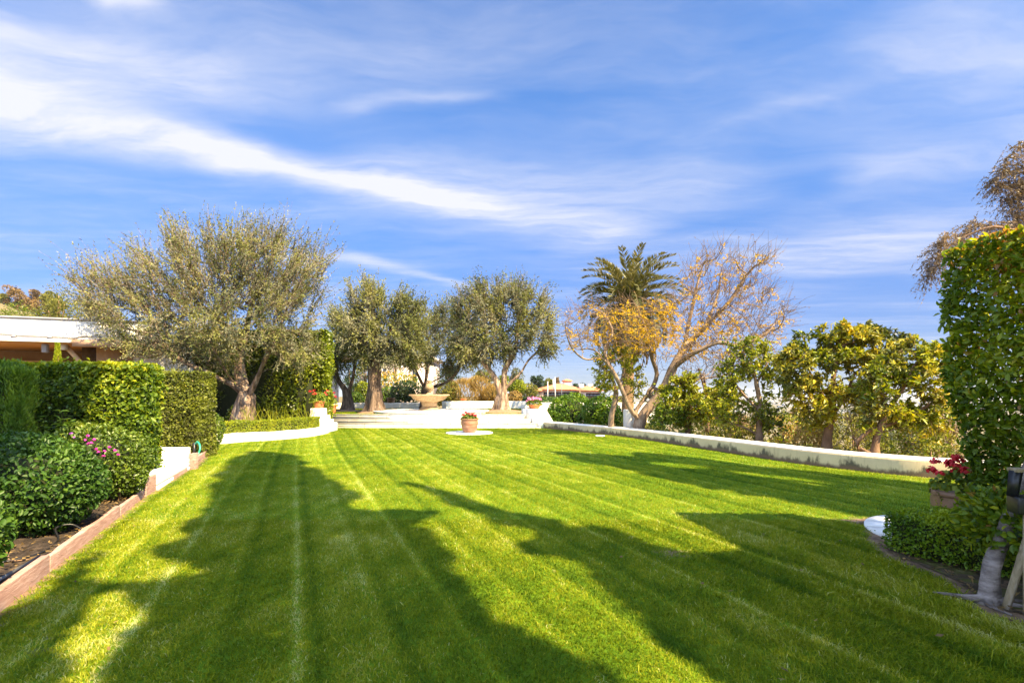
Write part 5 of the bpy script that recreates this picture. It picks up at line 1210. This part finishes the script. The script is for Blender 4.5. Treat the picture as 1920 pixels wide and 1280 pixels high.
bk('grass_clump', 'shorter feathery tan ornamental grass against the pale V shaped olive trunk', [(925, 742, 24, 20)], M['tan'], 2600, .30, .03, 33.5, cat='ornamental grass', bias=.1, up=1.2)
bk('shrub', 'olive green shrub directly right of the fountain bowl', [(842, 738, 26, 24), (832, 752, 18, 10)], M['wild'], 2600, .14, .06, 33.5)
bk('shrub', 'mustard yellow clipped block shrub right of the pale olive trunk', [(965, 746, 15, 14)], M['tan'], 1500, .14, .06, 36, bias=-.1)
bk('shrub', 'yellow green bush behind the pale olive trunk', [(968, 725, 18, 14)], M['citrus'], 1700, .18, .09, 45)
bk('shrub', 'brownish green bush left of the red roofed house', [(992, 732, 18, 14)], M['wild'], 1700, .22, .1, 60)
bk('shrub', 'bougainvillea with orange red flowers against the pinkish house', [(745, 716, 40, 16), (720, 726, 24, 12)], M['hedge'], 1500, .16, .08, 39, bias=.2, core=False)
rb = bk('shrub', 'thin spray of orange bougainvillea flowers on the pinkish house wall', [(738, 716, 44, 22)], M['jaca'], 700, .16, .10, 38.5, core=False)
bk('clipped_hedge', 'long low clipped hedge in front of the red roofed house', [(1010, 747, 30, 4), (1060, 748, 40, 4), (975, 750, 26, 6)], M['hedge'], 3600, .25, .12, 62, cat='hedge')
bk('clipped_hedge', 'second low clipped hedge close behind the terrace wall', [(1015, 755, 30, 5), (1060, 754, 40, 6)], M['hedge'], 3000, .18, .09, 48, cat='hedge', bias=-.05)
# stand of trees far behind the fountain
def ft(name, label, Y, px, base_py, top_py, hw, leafm, seed, n=900, lean=0, ln=None, barkm='bark_brown', group='distant trees', lobes=7, thin=.0, bias=0., low=.38):
    """mid and far tree: forked trunk and an uneven crown of leaf clumps"""
    r = np.random.default_rng(seed); k = Y / F; base = P(px, base_py, Y); H = (base_py - top_py) * k; w = hw * k
    root = thing(name, base, label, 'tree', group)
    tops = []; b = MB(); cz = base[2] + H * .35
    el = []
    for i in range(lobes):
        a = r.uniform(0, 6.28); rr = w * math.sqrt(r.uniform(0, 1)) * .75; z = base[2] + H * r.uniform(low, .84); sc = 1 - .45 * abs((z - base[2]) / H - .55)
        c = np.array([base[0] + rr * math.cos(a) + lean * w, base[1] + rr * math.sin(a), z]); el.append((c, np.array([w * .42, w * .42, H * .17]) * r.uniform(.75, 1.25) * sc))
    el.append((np.array([base[0] + lean * w, base[1], base[2] + H * .84]), np.array([w * .42, w * .4, H * .16])))
    b.tube(smooth_path([base - [0, 0, .6], base + [w * .05, 0, H * .2], base + [lean * w * .6, 0, H * .45], base + [lean * w, 0, H * .75]], 4), np.linspace(max(.05, H * .025), H * .008, 13), 8, .1)
    for c, q in el: b.tube(smooth_path([base + [lean * w * .3, 0, H * r.uniform(.15, .35)], (base + c) / 2 + [0, 0, H * .12], c], 4), np.linspace(H * .012, H * .004, 9), 5)
    b.build('trunk', M[barkm], root, True)
    C = []; Nn = []
    for c, q in el:
        u = unit(r.normal(size=(n // len(el), 3))); p = u * q * (r.uniform(.35, 1, len(u)) ** .5)[:, None]; p *= (1 + .5 * (clumpy(p + c, 2.2 / max(w, .5), seed) - .5))[:, None]; C.append(c + p); Nn.append(u)
    C = np.concatenate(C); Nn = np.concatenate(Nn); ln = ln or max(.10, 3.2 * k); kk = len(C); sz = r.uniform(.6, 1.3, kk)
    cl_ = clumpy(C, 2.0 / max(w, .5), seed + 2)
    tint = .3 + .5 * (cl_ - .4) + r.normal(0, .16, kk) + bias
    leaves('crown', C, unit(Nn + unit(r.normal(size=(kk, 3))) + [0, 0, .2]), unit(Nn * .7 + unit(r.normal(size=(kk, 3)))), ln * sz, ln * .5 * sz, leafm, root, tint)
    return root
ft('garden_tree', 'dense tree between the tan grasses and the pale olive trunk', 46, 905, 752, 690, 30, M['wild'], 101, 2600)
ft('garden_tree', 'bright yellow green tree behind the tan ornamental grass', 50, 945, 750, 700, 26, M['citrus'], 103, 2200)
ft('garden_tree', 'dark tree behind the olive with spreading limbs', 48, 850, 752, 680, 34, M['dark'], 105, 2600)
ft('garden_tree', 'grey green tree behind the right edge of the pale olive crown', 70, 968, 748, 688, 22, M['olive'], 107, 2200)
ft('garden_tree', 'dark green tree behind the forked olive near the geranium pots', 44, 655, 756, 680, 34, M['dark'], 106, 2600, low=.1, lobes=9)
ft('garden_tree', 'dull green tree behind the gap between the two left olive trunks', 46, 686, 756, 668, 26, M['wild'], 108, 2400, low=.1, lobes=9)
ft('distant_tree', 'dark rounded tree just left of the red roofed house', 130, 1012, 742, 703, 17, M['dark'], 109, 1800)
ft('distant_tree', 'dark spreading tree behind the left roof of the red roofed house', 140, 1028, 742, 708, 16, M['wild'], 111, 1800)
ft('distant_tree', 'low dark tree tops right behind the ridge of the red roofed house', 150, 1078, 735, 719, 9, M['dark'], 113, 700)
ft('distant_tree', 'slim conical conifer behind the flagpoles', 135, 1046, 738, 706, 4.5, M['brown'], 115, 900)
pt = P(1092, 738, 140); pv = thing('distant_palm', pt, 'tiny palm silhouette above the red roofs', 'palm tree', 'distant trees'); kk_ = 140 / F
MB().tube([pt, pt + [0, 0, 15 * kk_]], [.3, .22], 6).build('trunk', M['bark_palm'], pv)
m_ = 90; u = rnd(m_); u[:, 2] = np.abs(u[:, 2]) * .8 - .1; cpt = pt + [0, 0, 15 * kk_]; leaves('crown', cpt + u * 4.5 * kk_, u, rnd(m_), 8 * kk_, 1.4 * kk_, M['dark'], pv, rng.uniform(0, .5, m_))

# red roofed house, flagpoles
def hip(b, x0, x1, y0, y1, z0, z1, e=.8):
    x0 -= e; x1 += e; y0 -= e; y1 += e; d = min(x1 - x0, y1 - y0) / 2; my = (y0 + y1) / 2
    b.add([(x0, y0, z0), (x1, y0, z0), (x1, y1, z0), (x0, y1, z0), (x0 + d, my, z1), (x1 - d, my, z1), (x0, y0, z0 - .25), (x1, y0, z0 - .25), (x1, y1, z0 - .25), (x0, y1, z0 - .25)],
          [[0, 1, 5, 4], [1, 2, 5], [2, 3, 4, 5], [3, 0, 4], [6, 7, 1, 0], [7, 8, 2, 1], [8, 9, 3, 2], [9, 6, 0, 3], [9, 8, 7, 6]])
HY = 118.0; k = HY / F
rh = thing('red_roofed_house', P(1060, 748, HY), 'long pale house with red tiled roofs and a small cupola beyond the garden', 'house')
for nm, (pa, pb_, dy, yt, yr, ye) in enumerate(((988, 1010, 0, 727, 727, 747), (1012, 1092, 2, 727, 718, 748), (1088, 1124, -2, 730, 722, 748))):
    x0, x1 = P(pa, 0, HY)[0], P(pb_, 0, HY)[0]; z0 = P(0, ye, HY)[2] - 2; ze = P(0, [731, 729, 731][nm], HY)[2]; zr = P(0, yr, HY)[2]
    w_ = MB().box(x0, x1, HY + dy, HY + dy + 9, z0, ze).build('wall', M['pale_wall'], rh)
    rb_ = MB(); hip(rb_, x0, x1, HY + dy, HY + dy + 9, ze + .02, max(zr, ze + .8)); rf_ = rb_.build('roof', M['roof_tile'], rh)
    for i in range(int((pb_ - pa) / 7)):
        xx = x0 + 1.0 + i * 7 * k * .95
        if xx + .9 < x1: MB().box(xx, xx + .9, HY + dy - .05, HY + dy + .05, ze - 1.9, ze - .7).build('window', M['glass'], w_)
c = P(1063, 719, HY + 7); MB().box(c[0] - .9, c[0] + .9, c[1] - .9, c[1] + .9, c[2] - .8, c[2] + .5).build('cupola', M['pale_wall'], rh)
b = MB(); hip(b, c[0] - .9, c[0] + .9, c[1] - .9, c[1] + .9, c[2] + .75, c[2] + 1.2, .25); b.build('cupola_roof', M['roof_tile'], rh)
for px in (1090, 1107): c = P(px, 723, HY + 2); MB().box(c[0] - .55, c[0] + .55, c[1] - .4, c[1] + .4, c[2] - 1, c[2] + .4).build('chimney', M['pale_wall'], rh)
for px, top, lab in ((1027, 716, 'leftmost of three slim flagpoles in front of the red roofed house, flying no flag'), (1041, 708, 'tallest of three slim flagpoles in front of the red roofed house'), (1053, 717, 'grey flagpole nearest the cupola of the red roofed house')):
    c = P(px, 748, 95); t = P(px, top, 95); fp = thing('flagpole', c, lab, 'flagpole', 'flagpoles by the red roofed house')
    MB().tube([c, t], [.10, .06], 6).build('pole', M['white_paint'] if px != 1053 else M['grey_metal'], fp); MB().ball(t, .12, 6).build('finial', M['white_paint'], fp)
    if px == 1041: MB().hexa([(t[0] - .02, 94.98), (t[0] - .45, 94.9), (t[0] - .45, 94.93), (t[0] - .02, 95.01)], t[2] - 2.2, t[2] - .3).build('flag', M['white_paint'], fp)
# pinkish house behind the terrace
k = 44 / F; ph = thing('pinkish_house', P(740, 750, 44), 'pinkish white house showing between the olive trunks behind the bougainvillea', 'house')
x0, x1 = P(704, 0, 44)[0], P(800, 0, 44)[0]; zt = P(0, 672, 44)[2]; w_ = MB().box(x0, x1, 44, 52, -.5, zt).build('wall', M['pink_wall'], ph)
MB().box(x0 - .3, x1 + .3, 43.7, 52.3, zt + .005, zt + .3).build('roof', M['pink_wall'], ph)
for px, w2 in ((741, 5), (722, 6), (778, 7)):
    c = P(px, 703, 44); f_ = MB().box(c[0] - w2 * k * .5, c[0] + w2 * k * .5, 43.93, 44.05, c[2] - .6, c[2] + .65).build('window', M['timber'] if px == 741 else M['glass'], w_)
    MB().box(c[0] - w2 * k * .5 - .06, c[0] + w2 * k * .5 + .06, 43.88, 43.99, c[2] - .68, c[2] - .602).build('sill', M['white_paint'], f_)

# ------------------------------------------------------------------ main house on the left
hu = np.array([2.85, 1.0]) / 3.02; hw = np.array([-1.0, 2.85]) / 3.02; ho = np.array([-17.0, 17.0])
def hpt(u, w): return tuple(ho + hu * u + hw * w)
def hb(u0, u1, w0, w1, z0, z1): return MB().hexa([hpt(u0, w0), hpt(u1, w0), hpt(u1, w1), hpt(u0, w1)], z0, z1)
ho_ = thing('flat_roofed_house', (-14, 19, 0), 'flat roofed house with a deep white fascia and orange timber soffit behind the left hedges', 'house')
fa = hb(-6, 4.6, 0, 13, 3.32, 3.98).build('fascia', M['white_paint'], ho_, bevel=.02)
hb(-6.05, 4.65, -.05, 13.05, 3.982, 4.04).build('coping', M['grey_roof'], fa)
gt = hb(-6, 1.95, -.10, .0, 3.20, 3.30).build('gutter', M['white_paint'], ho_, bevel=.01)
hb(-6, 1.85, -.06, -.004, 3.303, 3.335).build('gutter_lip', M['grey_roof'], gt)
hb(1.96, 4.6, -.04, .10, 3.08, 3.315).build('eave_board', M['timber'], ho_)
hb(-6, 4.5, .03, 4.6, 3.17, 3.312).build('soffit', M['soffit'], ho_)
cbl = [np.array([*hpt(u, -.03), z]) for u, z in ((-6, 3.46), (-2, 3.44), (0, 3.43), (.5, 3.40), (1.5, 3.38), (2.0, 3.36), (2.2, 3.42), (2.6, 3.44), (2.9, 3.40))]
MB().tube(smooth_path(cbl, 5), .014, 6).build('roof_cable', M['black'], fa, True)
for u in (.38, 1.35, 2.75): hb(u - .06, u + .06, -.09, -.005, 3.33, 3.40).build('bracket', M['grey_roof'], fa)
wl = hb(-6, 2.3, 4.62, 4.9, -.1, 3.168).build('wall', M['house_wall'], ho_)
op = hb(-3.5, .25, 4.52, 4.66, .3, 2.72).build('opening', M['stone_dark'], wl); hb(-3.5, .85, 4.48, 4.60, 2.724, 2.80).build('lintel', M['timber_pale'], wl)
hb(1.45, 1.62, .35, .55, 2.98, 3.165).build('beam_end', M['white_paint'], ho_)
b = MB(); a0 = np.array([*hpt(1.56, .6), 3.1]); a1 = np.array([*hpt(2.25, .6), 2.2]); b.tube([a0, a1], [.10, .10], 4); b.build('brace', M['timber_pale'], ho_)
hb(1.62, 2.25, 1.6, 1.8, 2.45, 3.165).build('dark_panel', M['stone_dark'], ho_)
hb(1.60, 2.4, 1.5, 1.78, -.1, 2.44).build('low_wall', M['house_wall'], ho_)
hb(2.26, 2.98, 1.05, 1.9, -.1, 3.165).build('pier', M['timber_pale'], ho_)
bp_ = hb(2.99, 4.5, 1.2, 1.4, 2.6, 3.075).build('board_panel', M['timber'], ho_); hb(2.99, 4.5, 1.16, 1.42, 2.52, 2.597).build('rail', M['white_paint'], bp_)
hb(2.99, 4.5, 1.3, 1.5, -.1, 2.515).build('wall', M['house_wall'], ho_)
c = P(112, 655, 17.6); tag(MB().hexa([hpt(1.0, .2), hpt(1.16, .2), hpt(1.16, .4), hpt(1.0, .4)], 2.86, 3.16).build('soffit_lamp', M['grey_roof'], None, bevel=.03, loc=(*hpt(1.08, .3), 3.16)), 'pale grey box lamp hanging under the soffit beside the small cypress', 'lamp')
# big white wall right of the house front
vb = thing('white_garden_wall', (-12.5, 19.6, 0), 'tall plain white wall between the house front and the big olive tree', 'wall')
MB().hexa([(-14.2, 19.2), (-12.25, 19.55), (-12.3, 19.77), (-14.3, 19.42)], -.1, [3.25, 3.1, 3.1, 3.25]).build('panel', M['stucco'], vb)
MB().hexa([(-14.22, 19.16), (-12.2, 19.52), (-12.27, 19.81), (-14.32, 19.46)], [3.253, 3.103, 3.103, 3.253], [3.33, 3.18, 3.18, 3.33]).build('coping', M['stucco'], vb)
# rear wing
k = 26.5 / F; rwg = thing('house_wing', (-11, 27, TZ), 'rear wing of the house with a white overhanging flat roof and slim corner column', 'house')
xR = P(638, 0, 26.5)[0]
MB().hexa([(-20, 26.5), (xR, 26.5), (xR - 1.0, 33), (-20, 33)], 3.62, 4.06).build('roof_edge', M['white_paint'], rwg, bevel=.02)
MB().hexa([(-20, 26.56), (xR - .3, 26.56), (xR - 1.3, 32.9), (-20, 32.9)], 3.40, 3.615).build('soffit', M['timber_pale'], rwg)
MB().hexa([(-20, 29.5), (-11.0, 29.5), (-11.0, 32.5), (-20, 32.5)], 0, 3.398).build('wall', M['pale_wall'], rwg)
c = P(604, 0, 26.9); MB().box(c[0] - .13, c[0] + .13, 26.8, 27.06, TZ - .1, 3.398).build('column', M['white_paint'], rwg, bevel=.01)
# small cypress in front of the house
cy = P(108, 690, 15.6); cs = thing('columnar_cypress', (cy[0], cy[1], 0), 'slim pointed yellow green cypress in front of the orange soffit', 'tree')
m_ = 2600; z = rng.uniform(.3, 1, m_) ** .8 * 3.0; a = rng.uniform(0, 6.28, m_); rr = .17 * np.clip((3.02 - z) / 1.0, .25, 1) ** .7 * rng.uniform(.6, 1, m_); pz = np.column_stack([cy[0] + rr * np.cos(a), cy[1] + rr * np.sin(a), z])
leaves('crown', pz, unit(np.column_stack([np.cos(a) * .3, np.sin(a) * .3, np.ones(m_)]) + rnd(m_) * .3), rnd(m_), .085, .022, M['box_yellow'], cs, rng.normal(.45, .2, m_))
MB().tube([(cy[0], cy[1], -.1), (cy[0], cy[1], 2.7)], [.05, .02], 6).build('trunk', M['bark_brown'], cs)

# ------------------------------------------------------------------ trees behind the house and on the hill
ft('garden_tree', 'broad olive yellow tree rising behind the white fascia of the house', 38, 110, 680, 530, 62, M['wild'], 201, 5200, bias=.05, lobes=12)
ft('garden_tree', 'bushy green tree behind the left end of the flat roof', 36, 30, 680, 566, 50, M['citrus'], 203, 4200, bias=-.12, lobes=10)
ft('garden_tree', 'olive green tree behind the roof half hidden by the big olive crown', 40, 190, 680, 545, 50, M['wild'], 205, 4000, lobes=10)
G3 = 'trees on the far hillside'
for i, (px, by, ty, hw_, mt, lab) in enumerate(((28, 585, 537, 20, 'brown', 'rounded brownish tree on the skyline of the far hill'), (62, 585, 541, 16, 'brown', 'smaller brownish tree right of the skyline tree on the far hill'), (5, 590, 548, 14, 'wild', 'dull green tree on the far hill at the picture edge'),
        (48, 600, 560, 24, 'wild', 'dull green tree lower down the far hillside'), (90, 590, 546, 16, 'wild', 'green tree on the far hillside above the roof end'), (18, 610, 572, 22, 'brown', 'brown tree low on the far hillside'), (75, 610, 558, 26, 'brown', 'brownish tree on the hillside just above the olive yellow tree'), (0, 615, 575, 24, 'wild', 'dull green tree low on the hillside at the picture edge'), (110, 600, 556, 20, 'wild', 'green hillside tree nearest the big olive crown'), (6, 622, 566, 34, 'wild', 'wide dull green tree low on the far hillside above the roof'))):
    ft('hillside_tree', lab, 150, px, by, ty, hw_, M[mt], 211 + i, 2600, group=G3, lobes=11, low=.05)
# slope below the right wall
slope = [(1238, 22, 806, 752, 30, 'hedge', 'green bush right behind the jacaranda trunk'), (1262, 60, 795, 738, 34, 'dark', 'dark green tree far down behind the bushy lemon tree'), (1330, 30, 820, 770, 34, 'wild', 'dull green bush under the low limb of the open lemon tree'),
         (1390, 34, 825, 775, 34, 'brown', 'brownish bush behind the foot of the open lemon tree'), (1470, 26, 835, 775, 34, 'tan', 'yellow tan bush between the open lemon tree and the loquat'), (1495, 44, 820, 765, 30, 'brown', 'orange brown tree top below the far city'),
         (1540, 30, 845, 775, 38, 'wild', 'olive green bush behind the loquat trunk'), (1600, 36, 850, 765, 42, 'brown', 'rusty brown bush between the two loquat trunks'), (1650, 24, 860, 790, 40, 'wild', 'grey green bush right of the leaning loquat trunk'),
         (1710, 20, 875, 800, 40, 'olive', 'pale olive green bush behind the end of the low wall'), (1760, 17, 885, 790, 34, 'citrus', 'yellow green bush at the foot of the tall ficus hedge'), (1700, 34, 860, 760, 46, 'wild', 'dull green tree far behind the leaning loquat'),
         (1780, 30, 870, 740, 46, 'brown', 'brownish tree behind the far end of the ficus hedge'), (1350, 75, 800, 748, 40, 'dark', 'dark tree mass between the two lemon trees'), (1440, 70, 805, 758, 40, 'wild', 'dull green tree top below the horizon left of the city'),
         (1225, 110, 785, 735, 26, 'dark', 'dark tree on the ridge right of the jacaranda trunk'), (1560, 80, 820, 762, 46, 'dark', 'dark far tree behind the loquat crown'), (1660, 70, 830, 758, 46, 'wild', 'far dull green tree between the loquat crowns')]
for i, (px, Y, by, ty, hw_, mt, lab) in enumerate(slope): ft('slope_tree', lab, Y, px, by, ty, hw_, M[mt], 241 + i, 3800 if Y < 40 else 2600, group='bushes and trees on the slope', lobes=13, bias=.08, low=.05)
bm = thing('bare_sapling', P(1575, 850, 16), 'thin bare pale twigs rising in front of the slope bushes', 'sapling', None)
b = MB()
for q in ((1320, 705, 1326, 770), (1310, 690, 1322, 745)):
    b.tube(smooth_path([P(q[2], q[3] + 40, 19), P(q[2] + 2, q[3], 19), P(q[0], q[1], 19)], 5), np.linspace(.07, .03, 11), 6, .1)
b.build('stem', M['bark_brown'], bm, True)
for i, (px, py, Y, w, hgt, mt, lab) in enumerate(((1255, 800, 18.0, .7, .55, 'hedge', 'low green shrub just behind the wall right of the jacaranda foot'), (1345, 812, 16.2, .8, .55, 'citrus', 'low yellow green shrub behind the wall under the low lemon limb'), (1385, 822, 15.6, .6, .4, 'wild', 'small olive green shrub behind the wall left of the upright lemon trunk'),
        (1470, 815, 15.2, .8, .75, 'citrus', 'yellow green shrub behind the wall between the lemon trunk and the loquat trunk'), (1515, 832, 14.0, .5, .5, 'tan', 'small golden shrub behind the wall left of the loquat trunk'), (1600, 825, 14.2, .7, .7, 'wild', 'loose olive green shrub behind the wall between the two loquat trunks'),
        (1690, 835, 13.0, .7, .7, 'citrus', 'yellow green shrub behind the wall right of the leaning loquat trunk'), (1745, 840, 12.4, .7, .8, 'wild', 'olive green shrub behind the wall beside the ficus hedge'))):
    c = P(px, py, Y)
    bush('shrub', lab, 'shrub', [((c[0], c[1], c[2]), (w, w * .8, hgt)), ((c[0] + w * .5, c[1] + .2, c[2] - .1), (w * .6, w * .6, hgt * .8))], M[mt], 1700, .085, .04, 'diamond', 400 + i, 'shrubs behind the right wall', .12, .22, .5, core=False, stem=[((c[0], c[1], c[2] - hgt - .5), (c[0], c[1], c[2]), .03)])
# white far building ledge right of the jacaranda
fb_ = thing('pale_far_building', P(1255, 752, 90), 'pale flat roofed building seen past the jacaranda trunk', 'building'); k = 90 / F; c = P(1255, 752, 90)
MB().box(c[0] - 12 * k, c[0] + 12 * k, 90, 96, c[2] - 2, c[2] + 4 * k).build('wall', M['pink_wall'], fb_); MB().box(c[0] - 14 * k, c[0] + 14 * k, 89.5, 96.5, c[2] + 4.02 * k, c[2] + 7 * k).build('roof', M['white_paint'], fb_)
# low scrub covering the slope beyond the right wall
n_ = 9000; yy = 9 + 110 * rng.uniform(0, 1, n_) ** 2.2; aa = rng.uniform(.2, 1.05, n_); xx = yy * aa; dd_ = (xx - 1.32) * .894 + (yy - 21.2) * .447; k = (dd_ > 2.2); xx, yy = xx[k], yy[k]
kk_ = 9; cx = np.repeat(xx, kk_); cyv = np.repeat(yy, kk_); sc = np.repeat(np.clip(yy / 22, .7, 5), kk_); off = rnd(len(cx)) * [.45, .45, .42] * sc[:, None]; off[:, 2] = np.abs(off[:, 2])
C = np.column_stack([cx, cyv, terrain(cx, cyv)]) + off
tag(leaves('scrub', C, rnd(len(C)), rnd(len(C)), .17 * sc, .08 * sc, M['wild'], None, .45 + .5 * (clumpy(C, .25, 5) - .5) + rng.normal(0, .18, len(C))), 'low dull green and yellow scrub covering the slope beyond the right wall', 'scrub', kind='stuff')
# thin air between here and the far plain
hz_ = MB().box(-9600, 9600, -3400, 9600, -95, 48).build('haze', None)
hm = bpy.data.materials.new('haze_air'); hm.use_nodes = True; hm.node_tree.nodes.clear()
hv = hm.node_tree.nodes.new('ShaderNodeVolumePrincipled'); hv.inputs['Density'].default_value = HAZE; hv.inputs['Color'].default_value = (.80, .88, 1.0, 1); hv.inputs['Anisotropy'].default_value = .2
hm.node_tree.links.new(hv.outputs[0], hm.node_tree.nodes.new('ShaderNodeOutputMaterial').inputs['Volume'])
hz_.data.materials.append(hm); tag(hz_, 'thin bluish air over the garden and the far plain', 'haze', kind='stuff')
# city on the plain
b = MB(); r = np.random.default_rng(9)
for i in range(420):
    Y = r.uniform(1500, 5200); x = Y * r.uniform(.18, .95); z = float(terrain(np.array([x]), np.array([Y]))[0]); s = r.uniform(6, 18); h_ = r.uniform(3, 8) * (2.2 if r.uniform() < .06 else 1)
    b.box(x - s, x + s, Y - s, Y + s, z - 2, z + h_)
tag(b.build('distant_city', M['city']), 'pale hazy spread of city buildings on the far plain', 'city', kind='stuff')
# pale sprinkler cover by the wall foot
c = G(1125, 817.5); tag(MB().lathe((c[0], c[1], 0), [(.16, -.01), (.17, .02), (.14, .035), (0, .038)], 18).build('sprinkler_cover', M['paver'], None, True, loc=c), 'flat pale round cover lying in the grass by the foot of the right wall', 'cover')

# ------------------------------------------------------------------ trees behind the viewer that shade the lawn
def gp(px, py): return tuple(G(px, py)[:2])
def shade_tree(label, polys, holes, tfun, trunk, leaf, dens, seed, depth=.8):
    """leaf clumps set out where the crown stands between the sun and its shadow"""
    global rng
    rng = np.random.default_rng(seed); pts = []
    for poly in polys:
        poly = np.array(poly); x0, y0 = poly.min(0); x1, y1 = poly.max(0); n = int((x1 - x0) * (y1 - y0) * dens)
        p = np.column_stack([rng.uniform(x0, x1, n), rng.uniform(y0, y1, n)]); k = in_poly(p[:, 0], p[:, 1], poly); p = p[k]
        ed = seg_dist(p[:, 0], p[:, 1], poly); c3 = np.column_stack([p, 0 * p[:, 0]])
        p = p[(ed > .25 * (clumpy(c3, 3.0, seed) ** 1.2) - .03)]
        for hp_ in holes: p = p[~in_poly(p[:, 0], p[:, 1], np.array(hp_))]
        pts.append(p)
    p = np.concatenate(pts); t = tfun[0] + tfun[1] * (p[:, 1] - tfun[2]) + rng.normal(0, depth, len(p)).clip(-2, 2)
    C = np.column_stack([p[:, 0] + SX * t, p[:, 1] + SY * t, t * TAN])
    C = C[C[:, 2] > .6]
    tr = np.array(trunk, float); root = thing('shade_tree', tr, label, 'tree', 'trees behind the viewer')
    m = len(C); leaves('crown', C, rnd(m), rnd(m), leaf * rng.uniform(.7, 1.3, m), leaf * .6, M['hedge'], root, rng.normal(.4, .2, m))
    b = MB(); top = np.array([C[:, 0].mean(), C[:, 1].mean(), np.percentile(C[:, 2], 60)])
    b.tube(smooth_path([tr - [0, 0, .1], tr * .7 + top * .3, top], 6), np.linspace(.22, .08, 13), 10, .1)
    for i in rng.choice(m, 16, replace=False): b.tube(smooth_path([tr * .5 + top * .5, (tr * .4 + top * .6 + C[i]) / 2, C[i]], 4), np.linspace(.07, .02, 9), 6)
    b.build('trunk', M['bark_brown'], root, True)
S1 = [gp(*q) for q in ((470, 845), (520, 848), (556, 850), (580, 868), (605, 882), (645, 905), (672, 922), (690, 940), (668, 950), (700, 956), (760, 955), (830, 958), (800, 985), (835, 1010), (862, 1042), (872, 1075), (885, 1100), (930, 1130), (965, 1152), (1010, 1175), (1030, 1205), (1062, 1222), (1110, 1240), (1165, 1258), (1210, 1282))] + [(1.0, 1.5), (-1.5, 1.0), (-3.2, 1.6)] + \
     [gp(*q) for q in ((-120, 1200), (0, 1150), (100, 1085), (165, 1045), (200, 1015), (175, 1065), (215, 1085), (290, 1078), (357, 1072), (330, 1060), (290, 1045), (280, 1030), (330, 1000), (345, 975), (372, 955), (385, 925), (392, 895), (430, 860))]
H1 = [gp(*q) for q in ((92, 1218), (150, 1165), (165, 1125), (205, 1105), (243, 1108), (240, 1130), (282, 1148), (262, 1175), (225, 1190), (215, 1225), (195, 1255), (180, 1300), (110, 1300), (130, 1250))]
S0 = [(-4.4, 2.2), (-4.75, 4.4), (-5.3, 5.6), (-5.72, 6.35), (-6.6, 7.6), (-7.6, 9.0), (-8.3, 10.2), (-9.5, 11.0), (-12.5, 11.5), (-13, 6), (-9, 1.5)]
shade_tree('tall leafy tree standing behind the viewer, its shadow on the left of the lawn', [S1], [H1], (7, .85, 2.6), (3.4, -3.4, 0), .16, 1000, 301)
shade_tree('leafy tree standing behind the viewer, shading the dark bush on the left', [S0], [], (8, .7, 3), (-1.5, -3.5, 0), .18, 420, 303)
S2 = [gp(*q) for q in ((738, 898), (770, 905), (830, 914), (870, 928), (905, 945), (950, 955), (1000, 966), (1055, 972), (1075, 986), (1110, 982), (1160, 990), (1200, 1005), (1240, 1022), (1285, 1036), (1340, 1028), (1408, 1028), (1385, 1008), (1340, 985), (1298, 965), (1420, 966), (1500, 975), (1608, 970))] + [(4.3, 6.2), (4.6, 4.0), (3.4, 1.4)] + \
     [gp(*q) for q in ((1320, 1290), (1270, 1240), (1225, 1200), (1215, 1165), (1170, 1135), (1110, 1100), (1080, 1065), (1040, 1048), (980, 1035), (960, 1018), (1000, 1008), (985, 995), (930, 990), (905, 968), (860, 955), (810, 930), (770, 912))]
shade_tree('second leafy tree behind the viewer, its pointed shadow crossing the lawn', [S2], [[(2.55, 3.5), (3.4, 3.5), (3.4, 6.1), (2.2, 6.15), (2.32, 5.0)]], (6, .8, 2.6), (6.2, -2.6, 0), .16, 1000, 305)
S3 = [gp(*q) for q in ((1018, 845), (1100, 848), (1185, 854), (1168, 845), (1240, 850), (1320, 860), (1400, 869), (1500, 880), (1600, 891), (1690, 899), (1760, 905))] + [(8.5, 8.0), (6.0, 5.2), (4.3, 6.0)] + \
     [gp(*q) for q in ((1606, 968), (1560, 958), (1500, 945), (1450, 936), (1380, 926), (1310, 915), (1250, 900), (1180, 885), (1120, 872), (1060, 858))]
H3 = [[gp(*q) for q in ((1205, 866), (1250, 866), (1322, 874), (1335, 880), (1260, 877))], [gp(*q) for q in ((1355, 881), (1430, 888), (1520, 899), (1585, 912), (1540, 911), (1440, 898))], [gp(*q) for q in ((1590, 915), (1640, 921), (1668, 926), (1620, 926))]]
shade_tree('tall leafy tree outside the right edge, its shadow reaching the low wall', [S3], H3, (8, .6, 6), (13.0, .5, 0), .16, 1000, 307, .6)
